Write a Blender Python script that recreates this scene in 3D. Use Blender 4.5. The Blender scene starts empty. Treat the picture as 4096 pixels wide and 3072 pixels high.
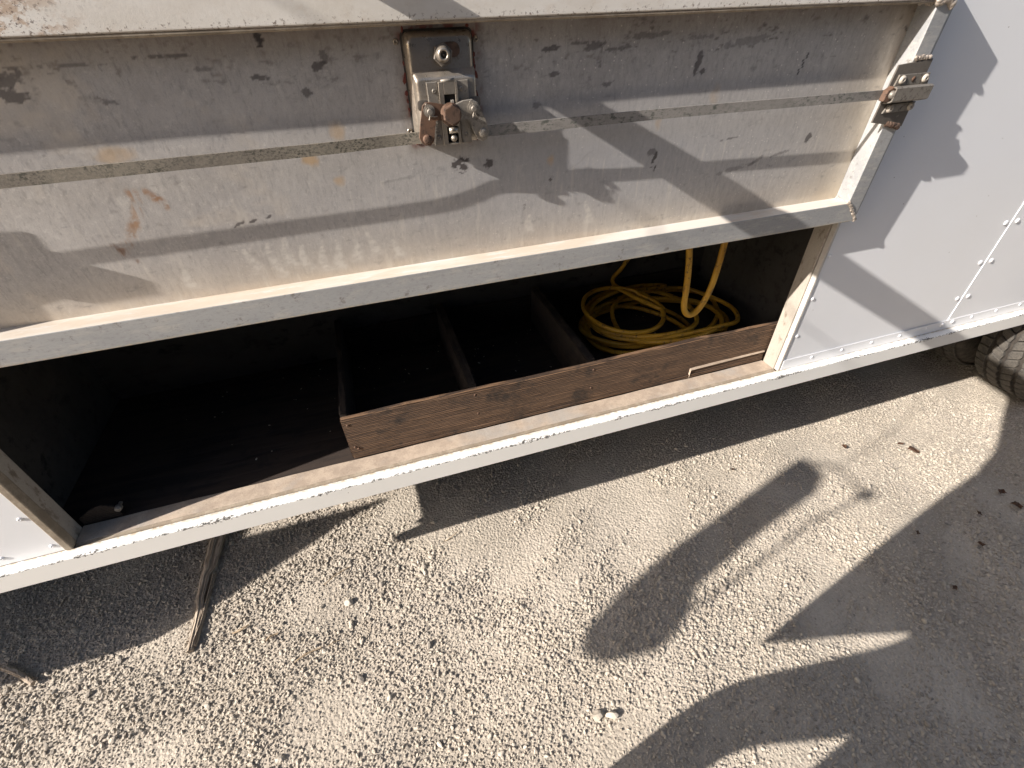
import bpy, bmesh, math, random
import numpy as np
from mathutils import Vector, Matrix, Euler

random.seed(7)
rng = np.random.default_rng(7)
sc = bpy.context.scene
COL = sc.collection
PI = math.pi

# ------------------------------------------------------------------ camera
camd = bpy.data.cameras.new("camera")
camd.sensor_width = 36.0
camd.sensor_fit = 'HORIZONTAL'
camd.lens = 36.0 * 1864.99 / 4096.0
camd.clip_start = 0.02
camd.clip_end = 500
cam = bpy.data.objects.new("camera", camd)
COL.objects.link(cam)
_fx = Vector((0.95105371, -0.3077859, -0.02765268))
_ff = Vector((0.22277138, 0.74486534, -0.62892649))
_fx = (_fx - _ff * _fx.dot(_ff)).normalized()
_up = _fx.cross(_ff).normalized()
cam.matrix_world = Matrix.Translation((0, -0.85, 1.40)) @ Matrix((
    (_fx.x, _up.x, -_ff.x), (_fx.y, _up.y, -_ff.y), (_fx.z, _up.z, -_ff.z))).to_4x4()
sc.camera = cam

# ------------------------------------------------------------------ light
SUN = Vector((5.0, 1.0, -2.84)).normalized()      # direction the light travels
sun_el = math.asin(-SUN.z)
sun_az = math.atan2(-SUN.x, -SUN.y)
w = bpy.data.worlds.new("World")
sc.world = w
w.use_nodes = True
wn = w.node_tree
wn.nodes.clear()
sky = wn.nodes.new("ShaderNodeTexSky")
sky.sky_type = 'NISHITA'
sky.sun_disc = False
sky.sun_elevation = sun_el
sky.sun_rotation = sun_az
sky.air_density = 1.0
sky.dust_density = 1.6
bg = wn.nodes.new("ShaderNodeBackground")
bg.inputs[1].default_value = 0.095
wo = wn.nodes.new("ShaderNodeOutputWorld")
wb = wn.nodes.new("ShaderNodeMix")          # camera white balance for warm low sun
wb.data_type = 'RGBA'
wb.blend_type = 'MULTIPLY'
wb.inputs[0].default_value = 1.0
wb.inputs[7].default_value = (1.0, 0.96, 0.94, 1)
wn.links.new(sky.outputs[0], wb.inputs[6])
wn.links.new(wb.outputs[2], bg.inputs[0])
wn.links.new(bg.outputs[0], wo.inputs[0])
sl = bpy.data.lights.new("sun", 'SUN')
sl.energy = 5.0
sl.angle = math.radians(0.53)
sl.color = (1.0, 0.935, 0.865)
so = bpy.data.objects.new("sun", sl)
COL.objects.link(so)
so.rotation_euler = SUN.to_track_quat('-Z', 'Y').to_euler()
so.location = (-8, -3, 6)
sc.view_settings.view_transform = 'Standard'
sc.view_settings.look = 'None'
sc.view_settings.gamma = 1.0
sc.view_settings.use_curve_mapping = False
sc.view_settings.exposure = 0.98
sc.cycles.max_bounces = 10
sc.cycles.diffuse_bounces = 5

# ------------------------------------------------------------------ materials
class NT:
    def __init__(s, name):
        s.m = bpy.data.materials.new(name)
        s.m.use_nodes = True
        s.t = s.m.node_tree
        s.t.nodes.clear()
        s.out = s.n("ShaderNodeOutputMaterial")
        s.b = s.n("ShaderNodeBsdfPrincipled")
        s.l(s.b.outputs[0], s.out.inputs[0])
        s.tc = s.n("ShaderNodeTexCoord")
        s.co = s.tc.outputs['Object']
    def n(s, k): return s.t.nodes.new(k)
    def l(s, a, b): s.t.links.new(a, b)
    def setin(s, sock, v):
        if hasattr(v, 'is_linked') or hasattr(v, 'links'): s.l(v, sock)
        else: sock.default_value = v
    def mapping(s, scale=(1, 1, 1), rot=(0, 0, 0), loc=(0, 0, 0), src=None):
        m = s.n("ShaderNodeMapping")
        m.inputs['Scale'].default_value = scale
        m.inputs['Rotation'].default_value = rot
        m.inputs['Location'].default_value = loc
        s.l(src or s.co, m.inputs['Vector'])
        return m.outputs[0]
    def noise(s, scale, detail=6, rough=0.6, src=None, dist=0.0):
        t = s.n("ShaderNodeTexNoise")
        t.inputs['Scale'].default_value = scale
        t.inputs['Detail'].default_value = detail
        t.inputs['Roughness'].default_value = rough
        t.inputs['Distortion'].default_value = dist
        s.l(src or s.co, t.inputs['Vector'])
        return t.outputs['Fac']
    def voro(s, scale, feature='F1', src=None, rnd=1.0):
        t = s.n("ShaderNodeTexVoronoi")
        t.feature = feature
        t.inputs['Scale'].default_value = scale
        t.inputs['Randomness'].default_value = rnd
        s.l(src or s.co, t.inputs['Vector'])
        return t
    def ramp(s, fac, a, b, lo=0.0, hi=1.0):
        r = s.n("ShaderNodeMapRange")
        r.interpolation_type = 'SMOOTHSTEP'
        r.inputs[1].default_value = a
        r.inputs[2].default_value = b
        r.inputs[3].default_value = lo
        r.inputs[4].default_value = hi
        s.l(fac, r.inputs[0])
        return r.outputs[0]
    def math(s, op, a, b=0.0):
        m = s.n("ShaderNodeMath")
        m.operation = op
        s.setin(m.inputs[0], a)
        s.setin(m.inputs[1], b)
        return m.outputs[0]
    def mix(s, fac, a, b, mode='MIX'):
        m = s.n("ShaderNodeMix")
        m.data_type = 'RGBA'
        m.blend_type = mode
        s.setin(m.inputs[0], fac)
        for k, v in ((6, a), (7, b)):
            if isinstance(v, (tuple, list)): m.inputs[k].default_value = tuple(v) + (1,) if len(v) == 3 else v
            else: s.l(v, m.inputs[k])
        return m.outputs[2]
    def bump(s, h, strength=0.3, dist=0.002, prev=None):
        b = s.n("ShaderNodeBump")
        b.inputs['Strength'].default_value = strength
        b.inputs['Distance'].default_value = dist
        s.l(h, b.inputs['Height'])
        if prev is not None: s.l(prev, b.inputs['Normal'])
        return b.outputs[0]
    def sep(s, src=None):
        x = s.n("ShaderNodeSeparateXYZ")
        s.l(src or s.co, x.inputs[0])
        return x.outputs
    def fin(s, col, rough=0.6, metal=0.0, normal=None, spec=0.5):
        if isinstance(col, (tuple, list)): s.b.inputs['Base Color'].default_value = tuple(col) + (1,)
        else: s.l(col, s.b.inputs['Base Color'])
        s.setin(s.b.inputs['Roughness'], rough)
        s.setin(s.b.inputs['Metallic'], metal)
        s.b.inputs['Specular IOR Level'].default_value = spec
        if normal is not None: s.l(normal, s.b.inputs['Normal'])
        return s.m

def mat_metal(name, c1, c2, dark, rough=0.5, metal=0.4, speck=0.55, speck_scale=90, sx=(1, 1, 1), bump=0.25):
    k = NT(name)
    co = k.mapping(scale=sx)
    n1 = k.noise(6, 6, 0.65, co)
    n2 = k.noise(speck_scale, 5, 0.7, co)
    n3 = k.noise(420, 3, 0.6)
    c = k.mix(k.ramp(n1, 0.35, 0.65), c1, c2)
    patch = k.ramp(k.noise(13, 4, 0.6), 0.38, 0.62, 0.25, 1.0)
    c = k.mix(k.math('MULTIPLY', patch, k.ramp(n2, speck, speck + 0.12)), c, dark)
    c = k.mix(k.ramp(k.noise(speck_scale * 0.4, 5, 0.7, co), 0.5, 0.72, 0, 0.45), c, tuple(x * 0.62 for x in c2))
    c = k.mix(k.ramp(n3, 0.45, 0.75, 0.0, 0.35), c, tuple(x * 0.55 for x in c1))
    r = k.ramp(n2, 0.3, 0.7, rough - 0.1, rough + 0.2)
    return k.fin(c, r, metal, k.bump(k.math('ADD', n2, k.math('MULTIPLY', n3, 0.5)), bump, 0.0008))

def mat_panel():
    k = NT("weathered_aluminium_sheet")
    st = k.mapping(scale=(1.0, 1.0, 0.32), rot=(0, 0.10, 0))
    big = k.noise(3.2, 5, 0.6)
    streak = k.noise(130, 5, 0.65, st)
    streak2 = k.noise(34, 5, 0.7, st)
    fine = k.noise(520, 3, 0.7)
    c = k.mix(k.ramp(big, 0.32, 0.68), (0.47, 0.445, 0.425), (0.57, 0.545, 0.52))
    c = k.mix(k.ramp(streak, 0.42, 0.70, 0, 0.45), c, (0.36, 0.335, 0.32))
    c = k.mix(k.ramp(streak2, 0.50, 0.72, 0, 0.40), c, (0.62, 0.59, 0.55))
    c = k.mix(k.ramp(fine, 0.46, 0.78, 0, 0.50), c, (0.28, 0.26, 0.25))
    c = k.mix(k.ramp(k.noise(55, 5, 0.7), 0.5, 0.7, 0, 0.35), c, (0.66, 0.63, 0.59))
    c = k.mix(k.ramp(k.noise(190, 4, 0.75, st), 0.52, 0.66, 0, 0.42), c, (0.27, 0.255, 0.25))
    c = k.mix(k.ramp(k.noise(150, 4, 0.75), 0.56, 0.68, 0, 0.35), c, (0.74, 0.71, 0.66))
    c = k.mix(k.ramp(k.noise(11, 6, 0.75), 0.55, 0.72, 0, 0.35), c, (0.33, 0.30, 0.28))
    # white specks of old paint spatter, denser to the right
    v = k.voro(150)
    x = k.sep()[0]
    sp = k.math('MULTIPLY', k.math('LESS_THAN', v.outputs['Distance'], 0.20),
                k.math('GREATER_THAN', k.sep(v.outputs['Color'])[0], 0.84))
    sp = k.math('MULTIPLY', sp, k.ramp(x, -0.1, 0.6, 0.2, 0.9))
    c = k.mix(sp, c, (0.80, 0.76, 0.70))
    a = k.n("ShaderNodeAttribute")
    a.attribute_name = "stain"
    c = k.mix(a.outputs['Alpha'], c, a.outputs['Color'])
    rough = k.ramp(streak, 0.3, 0.7, 0.34, 0.58)
    nb = k.bump(k.math('ADD', streak, k.math('MULTIPLY', fine, 0.6)), 0.22, 0.0007)
    nb = k.bump(k.noise(7, 2, 0.5), 0.10, 0.01, nb)
    return k.fin(c, rough, 0.38, nb)

def mat_white(name, chips=False, base=(0.74, 0.75, 0.77), dirt=0.25):
    k = NT(name)
    n = k.noise(2.0, 5, 0.6)
    f = k.noise(900, 2, 0.5)
    c = k.mix(k.ramp(n, 0.3, 0.75, 0, dirt), base, tuple(x * y for x, y in zip(base, (0.93, 0.90, 0.84))))
    v = k.voro(38)
    sp = k.math('MULTIPLY', k.math('LESS_THAN', v.outputs['Distance'], 0.045),
                k.math('GREATER_THAN', k.sep(v.outputs['Color'])[0], 0.80))
    c = k.mix(sp, c, (0.16, 0.12, 0.09))
    rough = 0.34
    nb = k.bump(f, 0.06, 0.0004)
    nb = k.bump(k.noise(3.0, 2, 0.5), 0.10, 0.008, nb)
    if chips:
        ks = k.sep()
        edge = k.math('ABSOLUTE', k.math('SUBTRACT', ks[2], 0.4985))
        yd = k.math('ABSOLUTE', k.math('ADD', ks[1], 0.0283))
        d = k.math('ADD', edge, yd)
        cl = k.noise(5.1, 4, 0.7, k.mapping(scale=(1, 0.0, 0.0)))
        fn = k.noise(160, 5, 0.75)
        wdt = k.math('MULTIPLY', k.ramp(cl, 0.42, 0.66, 0.0012, 0.0100), k.ramp(fn, 0.47, 0.57))
        chip = k.math('LESS_THAN', d, wdt)
        c = k.mix(chip, c, (0.095, 0.09, 0.085))
        # tan dust lying against the wall and in the joint
        du = k.ramp(ks[1], -0.012, 0.0, 0.0, 0.9)
        du = k.math('MULTIPLY', du, k.ramp(k.noise(70, 5, 0.7), 0.40, 0.62))
        c = k.mix(du, c, (0.46, 0.34, 0.20))
        rough = 0.42
    return k.fin(c, rough, 0.0, nb)

def mat_dusty(name, c1, c2, c3, rough=0.85, scale=22, bump=0.5):
    k = NT(name)
    n1 = k.noise(scale, 6, 0.7)
    n2 = k.noise(240, 4, 0.7)
    n3 = k.noise(5, 4, 0.6)
    c = k.mix(k.ramp(n1, 0.4, 0.62), c1, c2)
    c = k.mix(k.ramp(n3, 0.5, 0.68, 0, 0.8), c, c3)
    c = k.mix(k.ramp(n2, 0.5, 0.75, 0, 0.5), c, tuple(x * 0.5 for x in c1))
    return k.fin(c, rough, 0.0, k.bump(k.math('ADD', n1, n2), bump, 0.0012))

def mat_wood(name, c1, c2, dark, axis=0, scale=1.0, bump=0.6, rough=0.85):
    k = NT(name)
    s3 = [60 * scale, 60 * scale, 60 * scale]
    s3[axis] = 3.0 * scale
    co = k.mapping(scale=tuple(s3))
    g = k.noise(2.2, 7, 0.62, co, 0.8)
    wv = k.n("ShaderNodeTexWave")
    wv.wave_type = 'BANDS'
    wv.bands_direction = 'Z' if axis != 2 else 'X'
    wv.inputs['Scale'].default_value = 62 * scale
    wv.inputs['Distortion'].default_value = 9
    wv.inputs['Detail'].default_value = 4
    wv.inputs['Detail Scale'].default_value = 0.6
    k.l(k.mapping(scale=(0.12 if axis == 0 else 1, 0.12 if axis == 1 else 1, 0.12 if axis == 2 else 1)), wv.inputs['Vector'])
    h = k.math('ADD', g, k.math('MULTIPLY', wv.outputs['Fac'], 0.5))
    c = k.mix(k.ramp(h, 0.45, 1.05), c1, c2)
    d = k.noise(14, 5, 0.7)
    c = k.mix(k.ramp(d, 0.5, 0.7, 0, 0.85), c, dark)
    return k.fin(c, rough, 0.0, k.bump(h, bump, 0.0025))

def mat_plain(name, c1, c2, rough=0.6, metal=0.0, scale=60, bump=0.2, spec=0.5):
    k = NT(name)
    n = k.noise(scale, 5, 0.65)
    return k.fin(k.mix(k.ramp(n, 0.35, 0.65), c1, c2), rough, metal, k.bump(n, bump, 0.001), spec)

def mat_stone():
    k = NT("limestone_gravel")
    oi = k.n("ShaderNodeObjectInfo")
    cr = k.n("ShaderNodeValToRGB")
    e = cr.color_ramp.elements
    e[0].position = 0; e[0].color = (0.26, 0.235, 0.205, 1)
    e[1].position = 1; e[1].color = (0.62, 0.56, 0.47, 1)
    for p, c in ((0.12, (0.42, 0.375, 0.32)), (0.35, (0.49, 0.44, 0.37)), (0.6, (0.53, 0.48, 0.41)), (0.85, (0.57, 0.515, 0.44))):
        q = e.new(p); q.color = (c[0], c[1] * 0.978, c[2] * 0.945, 1)
    k.l(oi.outputs['Random'], cr.inputs[0])
    lo = k.noise(2.6, 5, 0.65, oi.outputs['Location'])
    li = k.noise(17, 3, 0.6, oi.outputs['Location'])
    n = k.noise(1.7, 5, 0.7)
    c = k.mix(k.ramp(n, 0.4, 0.7, 0, 0.3), cr.outputs[0], (0.34, 0.30, 0.26))
    c = k.mix(k.ramp(lo, 0.38, 0.66, 0.0, 0.45), c, (0.36, 0.325, 0.285))
    c = k.mix(k.ramp(li, 0.60, 0.74, 0.0, 0.5), c, (0.22, 0.19, 0.165))
    return k.fin(c, 0.95, 0, k.bump(n, 0.4, 0.2), 0.2)

def mat_ground():
    k = NT("dusty_gravel_bed")
    n = k.noise(2.4, 6, 0.65)
    f = k.noise(120, 6, 0.75)
    g = k.voro(115)
    c = k.mix(k.ramp(n, 0.40, 0.62), (0.42, 0.37, 0.305), (0.51, 0.45, 0.375))
    c = k.mix(k.ramp(f, 0.40, 0.75, 0.0, 0.5), c, (0.28, 0.245, 0.205))
    h = k.math('ADD', k.math('MULTIPLY', g.outputs['Distance'], -0.8), k.math('MULTIPLY', f, 0.8))
    return k.fin(c, 1.0, 0, k.bump(h, 0.7, 0.006), 0.1)

def mat_tyre(name, c, dust):
    k = NT(name)
    n = k.noise(24, 6, 0.7)
    f = k.noise(260, 4, 0.7)
    col = k.mix(k.ramp(n, 0.35, 0.65), c, dust)
    col = k.mix(k.ramp(f, 0.48, 0.7, 0, 0.6), col, tuple(x * 0.5 for x in c))
    return k.fin(col, 0.9, 0, k.bump(f, 0.4, 0.001), 0.3)

def mat_hose():
    k = NT("dirty_yellow_hose")
    n = k.noise(45, 6, 0.75)
    f = k.noise(300, 4, 0.7)
    b = k.noise(9, 4, 0.6)
    c = k.mix(k.ramp(b, 0.4, 0.65), (0.44, 0.225, 0.014), (0.54, 0.30, 0.025))
    c = k.mix(k.ramp(n, 0.54, 0.66, 0, 0.9), c, (0.10, 0.055, 0.02))
    c = k.mix(k.ramp(f, 0.55, 0.75, 0, 0.5), c, (0.12, 0.07, 0.03))
    return k.fin(c, 0.55, 0, k.bump(n, 0.2, 0.001))

def mat_rail():
    k = NT("scuffed_painted_rail")
    x, y, z = k.sep()
    n1 = k.noise(9, 6, 0.65, k.mapping(scale=(0.5, 1, 1)))
    n2 = k.noise(60, 6, 0.75, k.mapping(scale=(0.6, 1, 1), rot=(0, 0.5, 0)))
    n3 = k.noise(170, 5, 0.75)
    c = k.mix(k.ramp(n1, 0.35, 0.65), (0.60, 0.56, 0.50), (0.68, 0.65, 0.60))
    c = k.mix(k.ramp(n2, 0.50, 0.75, 0, 0.5), c, (0.50, 0.43, 0.35))
    # rust and scrapes, heavy at the left end, patchy further right
    left = k.ramp(x, -0.20, -0.36, 0.0, 1.0)
    pat = k.math('MULTIPLY', k.ramp(n1, 0.50, 0.60), k.ramp(k.noise(3.3, 3, 0.5), 0.50, 0.62, 0.0, 0.9))
    amt = k.math('MAXIMUM', k.math('MULTIPLY', left, k.ramp(n1, 0.40, 0.55)), pat)
    c = k.mix(k.math('MULTIPLY', amt, k.ramp(n2, 0.46, 0.56, 0, 0.75)), c, (0.36, 0.22, 0.12))
    c = k.mix(k.math('MULTIPLY', amt, k.ramp(n3, 0.54, 0.60, 0, 0.95)), c, (0.085, 0.055, 0.045))
    # chips along the lower edge
    low = k.ramp(z, 0.423, 0.409, 0.0, 1.0)
    c = k.mix(k.math('MULTIPLY', low, k.ramp(n3, 0.56, 0.61)), c, (0.10, 0.065, 0.045))
    c = k.mix(k.math('MULTIPLY', k.ramp(z, 0.413, 0.4085), 0.6), c, (0.36, 0.29, 0.22))
    return k.fin(c, 0.6, 0, k.bump(n3, 0.25, 0.0007))

def mat_frame():
    k = NT("brushed_aluminium_frame")
    co = k.mapping(scale=(0.22, 1, 1))
    n1 = k.noise(7, 6, 0.65, co); n2 = k.noise(70, 6, 0.7, co); n3 = k.noise(420, 3, 0.6, k.mapping(scale=(0.3, 1, 1)))
    c = k.mix(k.ramp(n1, 0.35, 0.65), (0.40, 0.40, 0.395), (0.31, 0.315, 0.32))
    c = k.mix(k.ramp(n2, 0.50, 0.68, 0, 0.6), c, (0.50, 0.475, 0.43))
    c = k.mix(k.ramp(n3, 0.5, 0.75, 0, 0.4), c, (0.25, 0.24, 0.235))
    c = k.mix(k.ramp(k.noise(160, 5, 0.75, k.mapping(scale=(0.45, 1, 1))), 0.52, 0.68, 0, 0.5), c, (0.22, 0.215, 0.21))
    c = k.mix(k.ramp(k.noise(110, 5, 0.75), 0.58, 0.70, 0, 0.4), c, (0.60, 0.575, 0.53))
    c = k.mix(k.ramp(k.noise(38, 5, 0.75), 0.58, 0.68, 0, 0.7), c, (0.17, 0.15, 0.13))
    z = k.sep()[2]
    lip = k.math('MULTIPLY', k.ramp(z, 0.006, 0.0005), k.ramp(n3, 0.42, 0.55, 0.1, 0.9))
    c = k.mix(lip, c, (0.50, 0.43, 0.32))
    g = k.n("ShaderNodeNewGeometry")
    up = k.ramp(k.sep(g.outputs['Normal'])[2], 0.5, 0.9)
    dust = k.math('MULTIPLY', up, k.ramp(n1, 0.2, 0.6, 0.75, 1.0))
    c = k.mix(dust, c, k.mix(k.ramp(k.noise(16, 6, 0.7, co), 0.4, 0.6), (0.54, 0.455, 0.36), (0.60, 0.56, 0.50)))
    c = k.mix(k.math('MULTIPLY', up, k.ramp(n2, 0.56, 0.64, 0, 0.5)), c, (0.62, 0.61, 0.60))
    return k.fin(c, k.ramp(n3, 0.3, 0.7, 0.42, 0.6), k.math('MULTIPLY', k.math('SUBTRACT', 1.0, up), 0.22), k.bump(k.math('ADD', n2, n3), 0.2, 0.0007))

M = dict(
    panel=mat_panel(),
    frame=mat_frame(),
    rail=mat_rail(),
    white=mat_white("white_body_paint"),
    sill=mat_white("chipped_white_sill_paint", True, (0.77, 0.76, 0.73)),
    dusty=mat_dusty("dust_covered_aluminium", (0.36, 0.285, 0.22), (0.46, 0.37, 0.285), (0.33, 0.305, 0.275)),
    sealw=mat_metal('pale_seal_strip', (0.60, 0.57, 0.52), (0.50, 0.46, 0.41), (0.24, 0.20, 0.16), 0.6, 0.0, 0.60, 40),
    dustyb=mat_dusty("brown_dusty_bracket", (0.36, 0.28, 0.21), (0.44, 0.35, 0.27), (0.27, 0.205, 0.15)),
    guide=mat_metal("worn_guide_steel", (0.19, 0.17, 0.145), (0.25, 0.225, 0.195), (0.07, 0.055, 0.042), 0.5, 0.35, 0.52, 120),
    groove=mat_dusty("dusty_seal_channel", (0.25, 0.20, 0.145), (0.34, 0.285, 0.215), (0.19, 0.155, 0.11), 0.8, 50, 0.3),
    jamb=mat_metal("scratched_jamb_metal", (0.38, 0.34, 0.29), (0.48, 0.43, 0.365), (0.20, 0.16, 0.12), 0.6, 0.1, 0.54, 45, (1, 1, 0.5)),
    rod=mat_metal("zinc_plated_rod", (0.30, 0.268, 0.215), (0.20, 0.175, 0.148), (0.055, 0.055, 0.042), 0.5, 0.3, 0.47, 330, (0.7, 1, 1), 0.35),
    rod2=mat_metal("grey_plated_rod", (0.30, 0.28, 0.258), (0.22, 0.207, 0.19), (0.09, 0.095, 0.08), 0.5, 0.3, 0.50, 210, (0.5, 1, 1), 0.35),
    steel=mat_metal("pressed_steel_tray", (0.40, 0.355, 0.30), (0.31, 0.27, 0.225), (0.10, 0.075, 0.055), 0.34, 0.7, 0.55, 48),
    steel2=mat_metal("dull_steel", (0.30, 0.27, 0.23), (0.24, 0.215, 0.185), (0.10, 0.08, 0.06), 0.5, 0.4, 0.54, 110),
    dark=mat_metal("blackened_steel", (0.16, 0.14, 0.12), (0.11, 0.095, 0.08), (0.25, 0.22, 0.18), 0.55, 0.4, 0.6, 100),
    rust=mat_metal("rusty_steel", (0.16, 0.085, 0.05), (0.11, 0.07, 0.05), (0.05, 0.035, 0.028), 0.75, 0.15, 0.52, 120),
    weld=mat_metal("weld_bead", (0.42, 0.36, 0.30), (0.52, 0.46, 0.40), (0.12, 0.09, 0.07), 0.55, 0.4, 0.5, 160),
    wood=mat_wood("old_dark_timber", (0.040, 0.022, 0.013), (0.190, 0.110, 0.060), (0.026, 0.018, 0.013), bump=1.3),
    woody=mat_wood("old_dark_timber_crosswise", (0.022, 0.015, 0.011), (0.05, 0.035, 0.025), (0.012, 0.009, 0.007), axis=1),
    plank=mat_wood("weathered_grey_timber", (0.30, 0.235, 0.175), (0.52, 0.43, 0.34), (0.17, 0.125, 0.09), axis=1, scale=1.6, bump=1.0),
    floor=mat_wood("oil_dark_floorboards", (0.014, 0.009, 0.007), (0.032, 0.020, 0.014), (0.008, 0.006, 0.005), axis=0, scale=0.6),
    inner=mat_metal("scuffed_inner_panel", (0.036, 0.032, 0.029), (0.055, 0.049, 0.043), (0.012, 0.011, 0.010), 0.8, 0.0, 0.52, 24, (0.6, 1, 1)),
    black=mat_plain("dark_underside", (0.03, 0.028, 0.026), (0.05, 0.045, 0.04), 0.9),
    hose=mat_hose(),
    tyre=mat_tyre("dusty_tyre_rubber", (0.045, 0.041, 0.037), (0.105, 0.092, 0.078)),
    tread=mat_tyre("dusty_tread_rubber", (0.060, 0.056, 0.051), (0.125, 0.112, 0.096)),
    groovet=mat_tyre("dark_groove_rubber", (0.035, 0.03, 0.027), (0.07, 0.06, 0.05)),
    stone=mat_stone(),
    ground=mat_ground(),
    leaf=mat_plain("dry_brown_leaf", (0.07, 0.035, 0.02), (0.13, 0.065, 0.035), 0.8),
    twig=mat_plain("pale_dry_twig", (0.33, 0.24, 0.15), (0.45, 0.35, 0.24), 0.85),
    chip=mat_plain("pale_wood_chip", (0.42, 0.36, 0.27), (0.5, 0.45, 0.36), 0.85),
    sealer=mat_plain("red_oxide_sealer", (0.11, 0.022, 0.015), (0.16, 0.035, 0.022), 0.7, 0, 200, 0.6),
    skin=mat_plain("skin", (0.45, 0.28, 0.20), (0.50, 0.32, 0.23), 0.5),
    cloth=mat_plain("navy_cloth", (0.05, 0.06, 0.09), (0.06, 0.07, 0.10), 0.9),
    mirror=mat_plain("mirror_housing", (0.05, 0.05, 0.05), (0.06, 0.06, 0.06), 0.4),
)

# ------------------------------------------------------------------ helpers
def obj(name, bm, mat, parent=None, smooth=False, loc=None):
    me = bpy.data.meshes.new(name)
    if isinstance(bm, bmesh.types.BMesh):
        bmesh.ops.recalc_face_normals(bm, faces=bm.faces[:])
        bm.to_mesh(me)
        bm.free()
    else:
        me.from_pydata(*bm)
    for m_ in (mat if isinstance(mat, (list, tuple)) else [mat]):
        me.materials.append(m_)
    if smooth:
        me.polygons.foreach_set('use_smooth', [True] * len(me.polygons))
    o = bpy.data.objects.new(name, me)
    COL.objects.link(o)
    if parent is not None: o.parent = parent
    if loc is not None: o.location = loc
    return o

def share(o, parent=None, loc=None, rot=None):
    c = o.copy()
    COL.objects.link(c)
    c.parent = parent if parent is not None else o.parent
    if loc is not None: c.location = loc
    if rot is not None: c.rotation_euler = rot
    return c

def empty(name, loc=(0, 0, 0), rot=(0, 0, 0), parent=None, size=0.1):
    o = bpy.data.objects.new(name, None)
    o.empty_display_size = size
    COL.objects.link(o)
    o.location = loc
    o.rotation_euler = rot
    if parent is not None: o.parent = parent
    return o

def tag(o, label=None, cat=None, group=None, kind=None):
    for k_, v_ in (('label', label), ('category', cat), ('group', group), ('kind', kind)):
        if v_: o[k_] = v_
    return o

def box(bm, x0, x1, y0, y1, z0, z1, bev=0.0, seg=1):
    vs = [bm.verts.new(p) for p in ((x0, y0, z0), (x1, y0, z0), (x1, y1, z0), (x0, y1, z0),
                                    (x0, y0, z1), (x1, y0, z1), (x1, y1, z1), (x0, y1, z1))]
    fs = [bm.faces.new([vs[i] for i in f]) for f in ((0, 3, 2, 1), (4, 5, 6, 7), (0, 1, 5, 4), (1, 2, 6, 5), (2, 3, 7, 6), (3, 0, 4, 7))]
    if bev > 0:
        es = set(e for f in fs for e in f.edges)
        bmesh.ops.bevel(bm, geom=list(es), offset=bev, segments=seg, affect='EDGES', profile=0.5)
    return vs

def prism(bm, pts, y0, y1, bev=0.0, seg=1):
    """outline in x,z extruded from y0 (front) to y1"""
    a = [bm.verts.new((p[0], y0, p[1])) for p in pts]
    b = [bm.verts.new((p[0], y1, p[1])) for p in pts]
    n = len(pts)
    f0 = bm.faces.new(a)
    f1 = bm.faces.new(b[::-1])
    fs = [f0, f1]
    for i in range(n):
        fs.append(bm.faces.new((a[i], b[i], b[(i + 1) % n], a[(i + 1) % n])))
    if bev > 0:
        bmesh.ops.bevel(bm, geom=list(f0.edges), offset=bev, segments=seg, affect='EDGES', profile=0.5)

def lathe(bm, prof, n=24, axis='y', c=(0, 0, 0)):
    """prof: (radius, along)"""
    rings = []
    for r, h in prof:
        ring = []
        for i in range(n):
            a = 2 * PI * i / n
            p = (c[0] + r * math.cos(a), c[1] + h, c[2] + r * math.sin(a)) if axis == 'y' else (c[0] + r * math.cos(a), c[1] + r * math.sin(a), c[2] + h)
            ring.append(bm.verts.new(p))
        rings.append(ring)
    for j in range(len(rings) - 1):
        for i in range(n):
            bm.faces.new((rings[j][i], rings[j][(i + 1) % n], rings[j + 1][(i + 1) % n], rings[j + 1][i]))
    return rings

def tube(bm, pts, r, n=10, caps=True, taper=None):
    pts = [Vector(p) for p in pts]
    rings = []
    up = Vector((0.13, 0.21, 1)).normalized()
    prev = None
    for i, p in enumerate(pts):
        t = (pts[min(i + 1, len(pts) - 1)] - pts[max(i - 1, 0)]).normalized()
        if prev is None:
            a = t.cross(up)
            if a.length < 1e-3: a = t.cross(Vector((1, 0, 0)))
            a.normalize()
        else:
            a = (prev - t * prev.dot(t)).normalized()
        prev = a
        b = t.cross(a)
        rr = r if taper is None else taper[i]
        rings.append([bm.verts.new(p + (a * math.cos(2 * PI * k_ / n) + b * math.sin(2 * PI * k_ / n)) * rr) for k_ in range(n)])
    for j in range(len(rings) - 1):
        for k_ in range(n):
            bm.faces.new((rings[j][k_], rings[j][(k_ + 1) % n], rings[j + 1][(k_ + 1) % n], rings[j + 1][k_]))
    if caps:
        bm.faces.new(rings[0][::-1])
        bm.faces.new(rings[-1])

def spline(pts, sub=8, closed=False):
    P = [Vector(p) for p in pts]
    out = []
    n = len(P)
    for i in range(n if closed else n - 1):
        g = lambda j: P[j % n] if closed else P[max(0, min(n - 1, j))]
        a, b, c, d = g(i - 1), g(i), g(i + 1), g(i + 2)
        for s_ in range(sub):
            t = s_ / sub
            out.append(0.5 * ((2 * b) + (c - a) * t + (2 * a - 5 * b + 4 * c - d) * t * t + (-a + 3 * b - 3 * c + d) * t ** 3))
    if not closed: out.append(P[-1])
    return out

def jitter(bm, amt, seed=1):
    r_ = random.Random(seed)
    for v in bm.verts:
        v.co += Vector((r_.uniform(-1, 1), r_.uniform(-1, 1), r_.uniform(-1, 1))) * amt

# ------------------------------------------------------------------ ground
def ground_h(x, y):
    return (0.006 * np.sin(x * 2.1 + 0.7) * np.cos(y * 2.7 + 0.4) + 0.004 * np.sin(x * 6.3 + y * 4.1)
            + 0.0025 * np.sin(x * 15 - y * 11 + 1) - 0.004)

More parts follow.
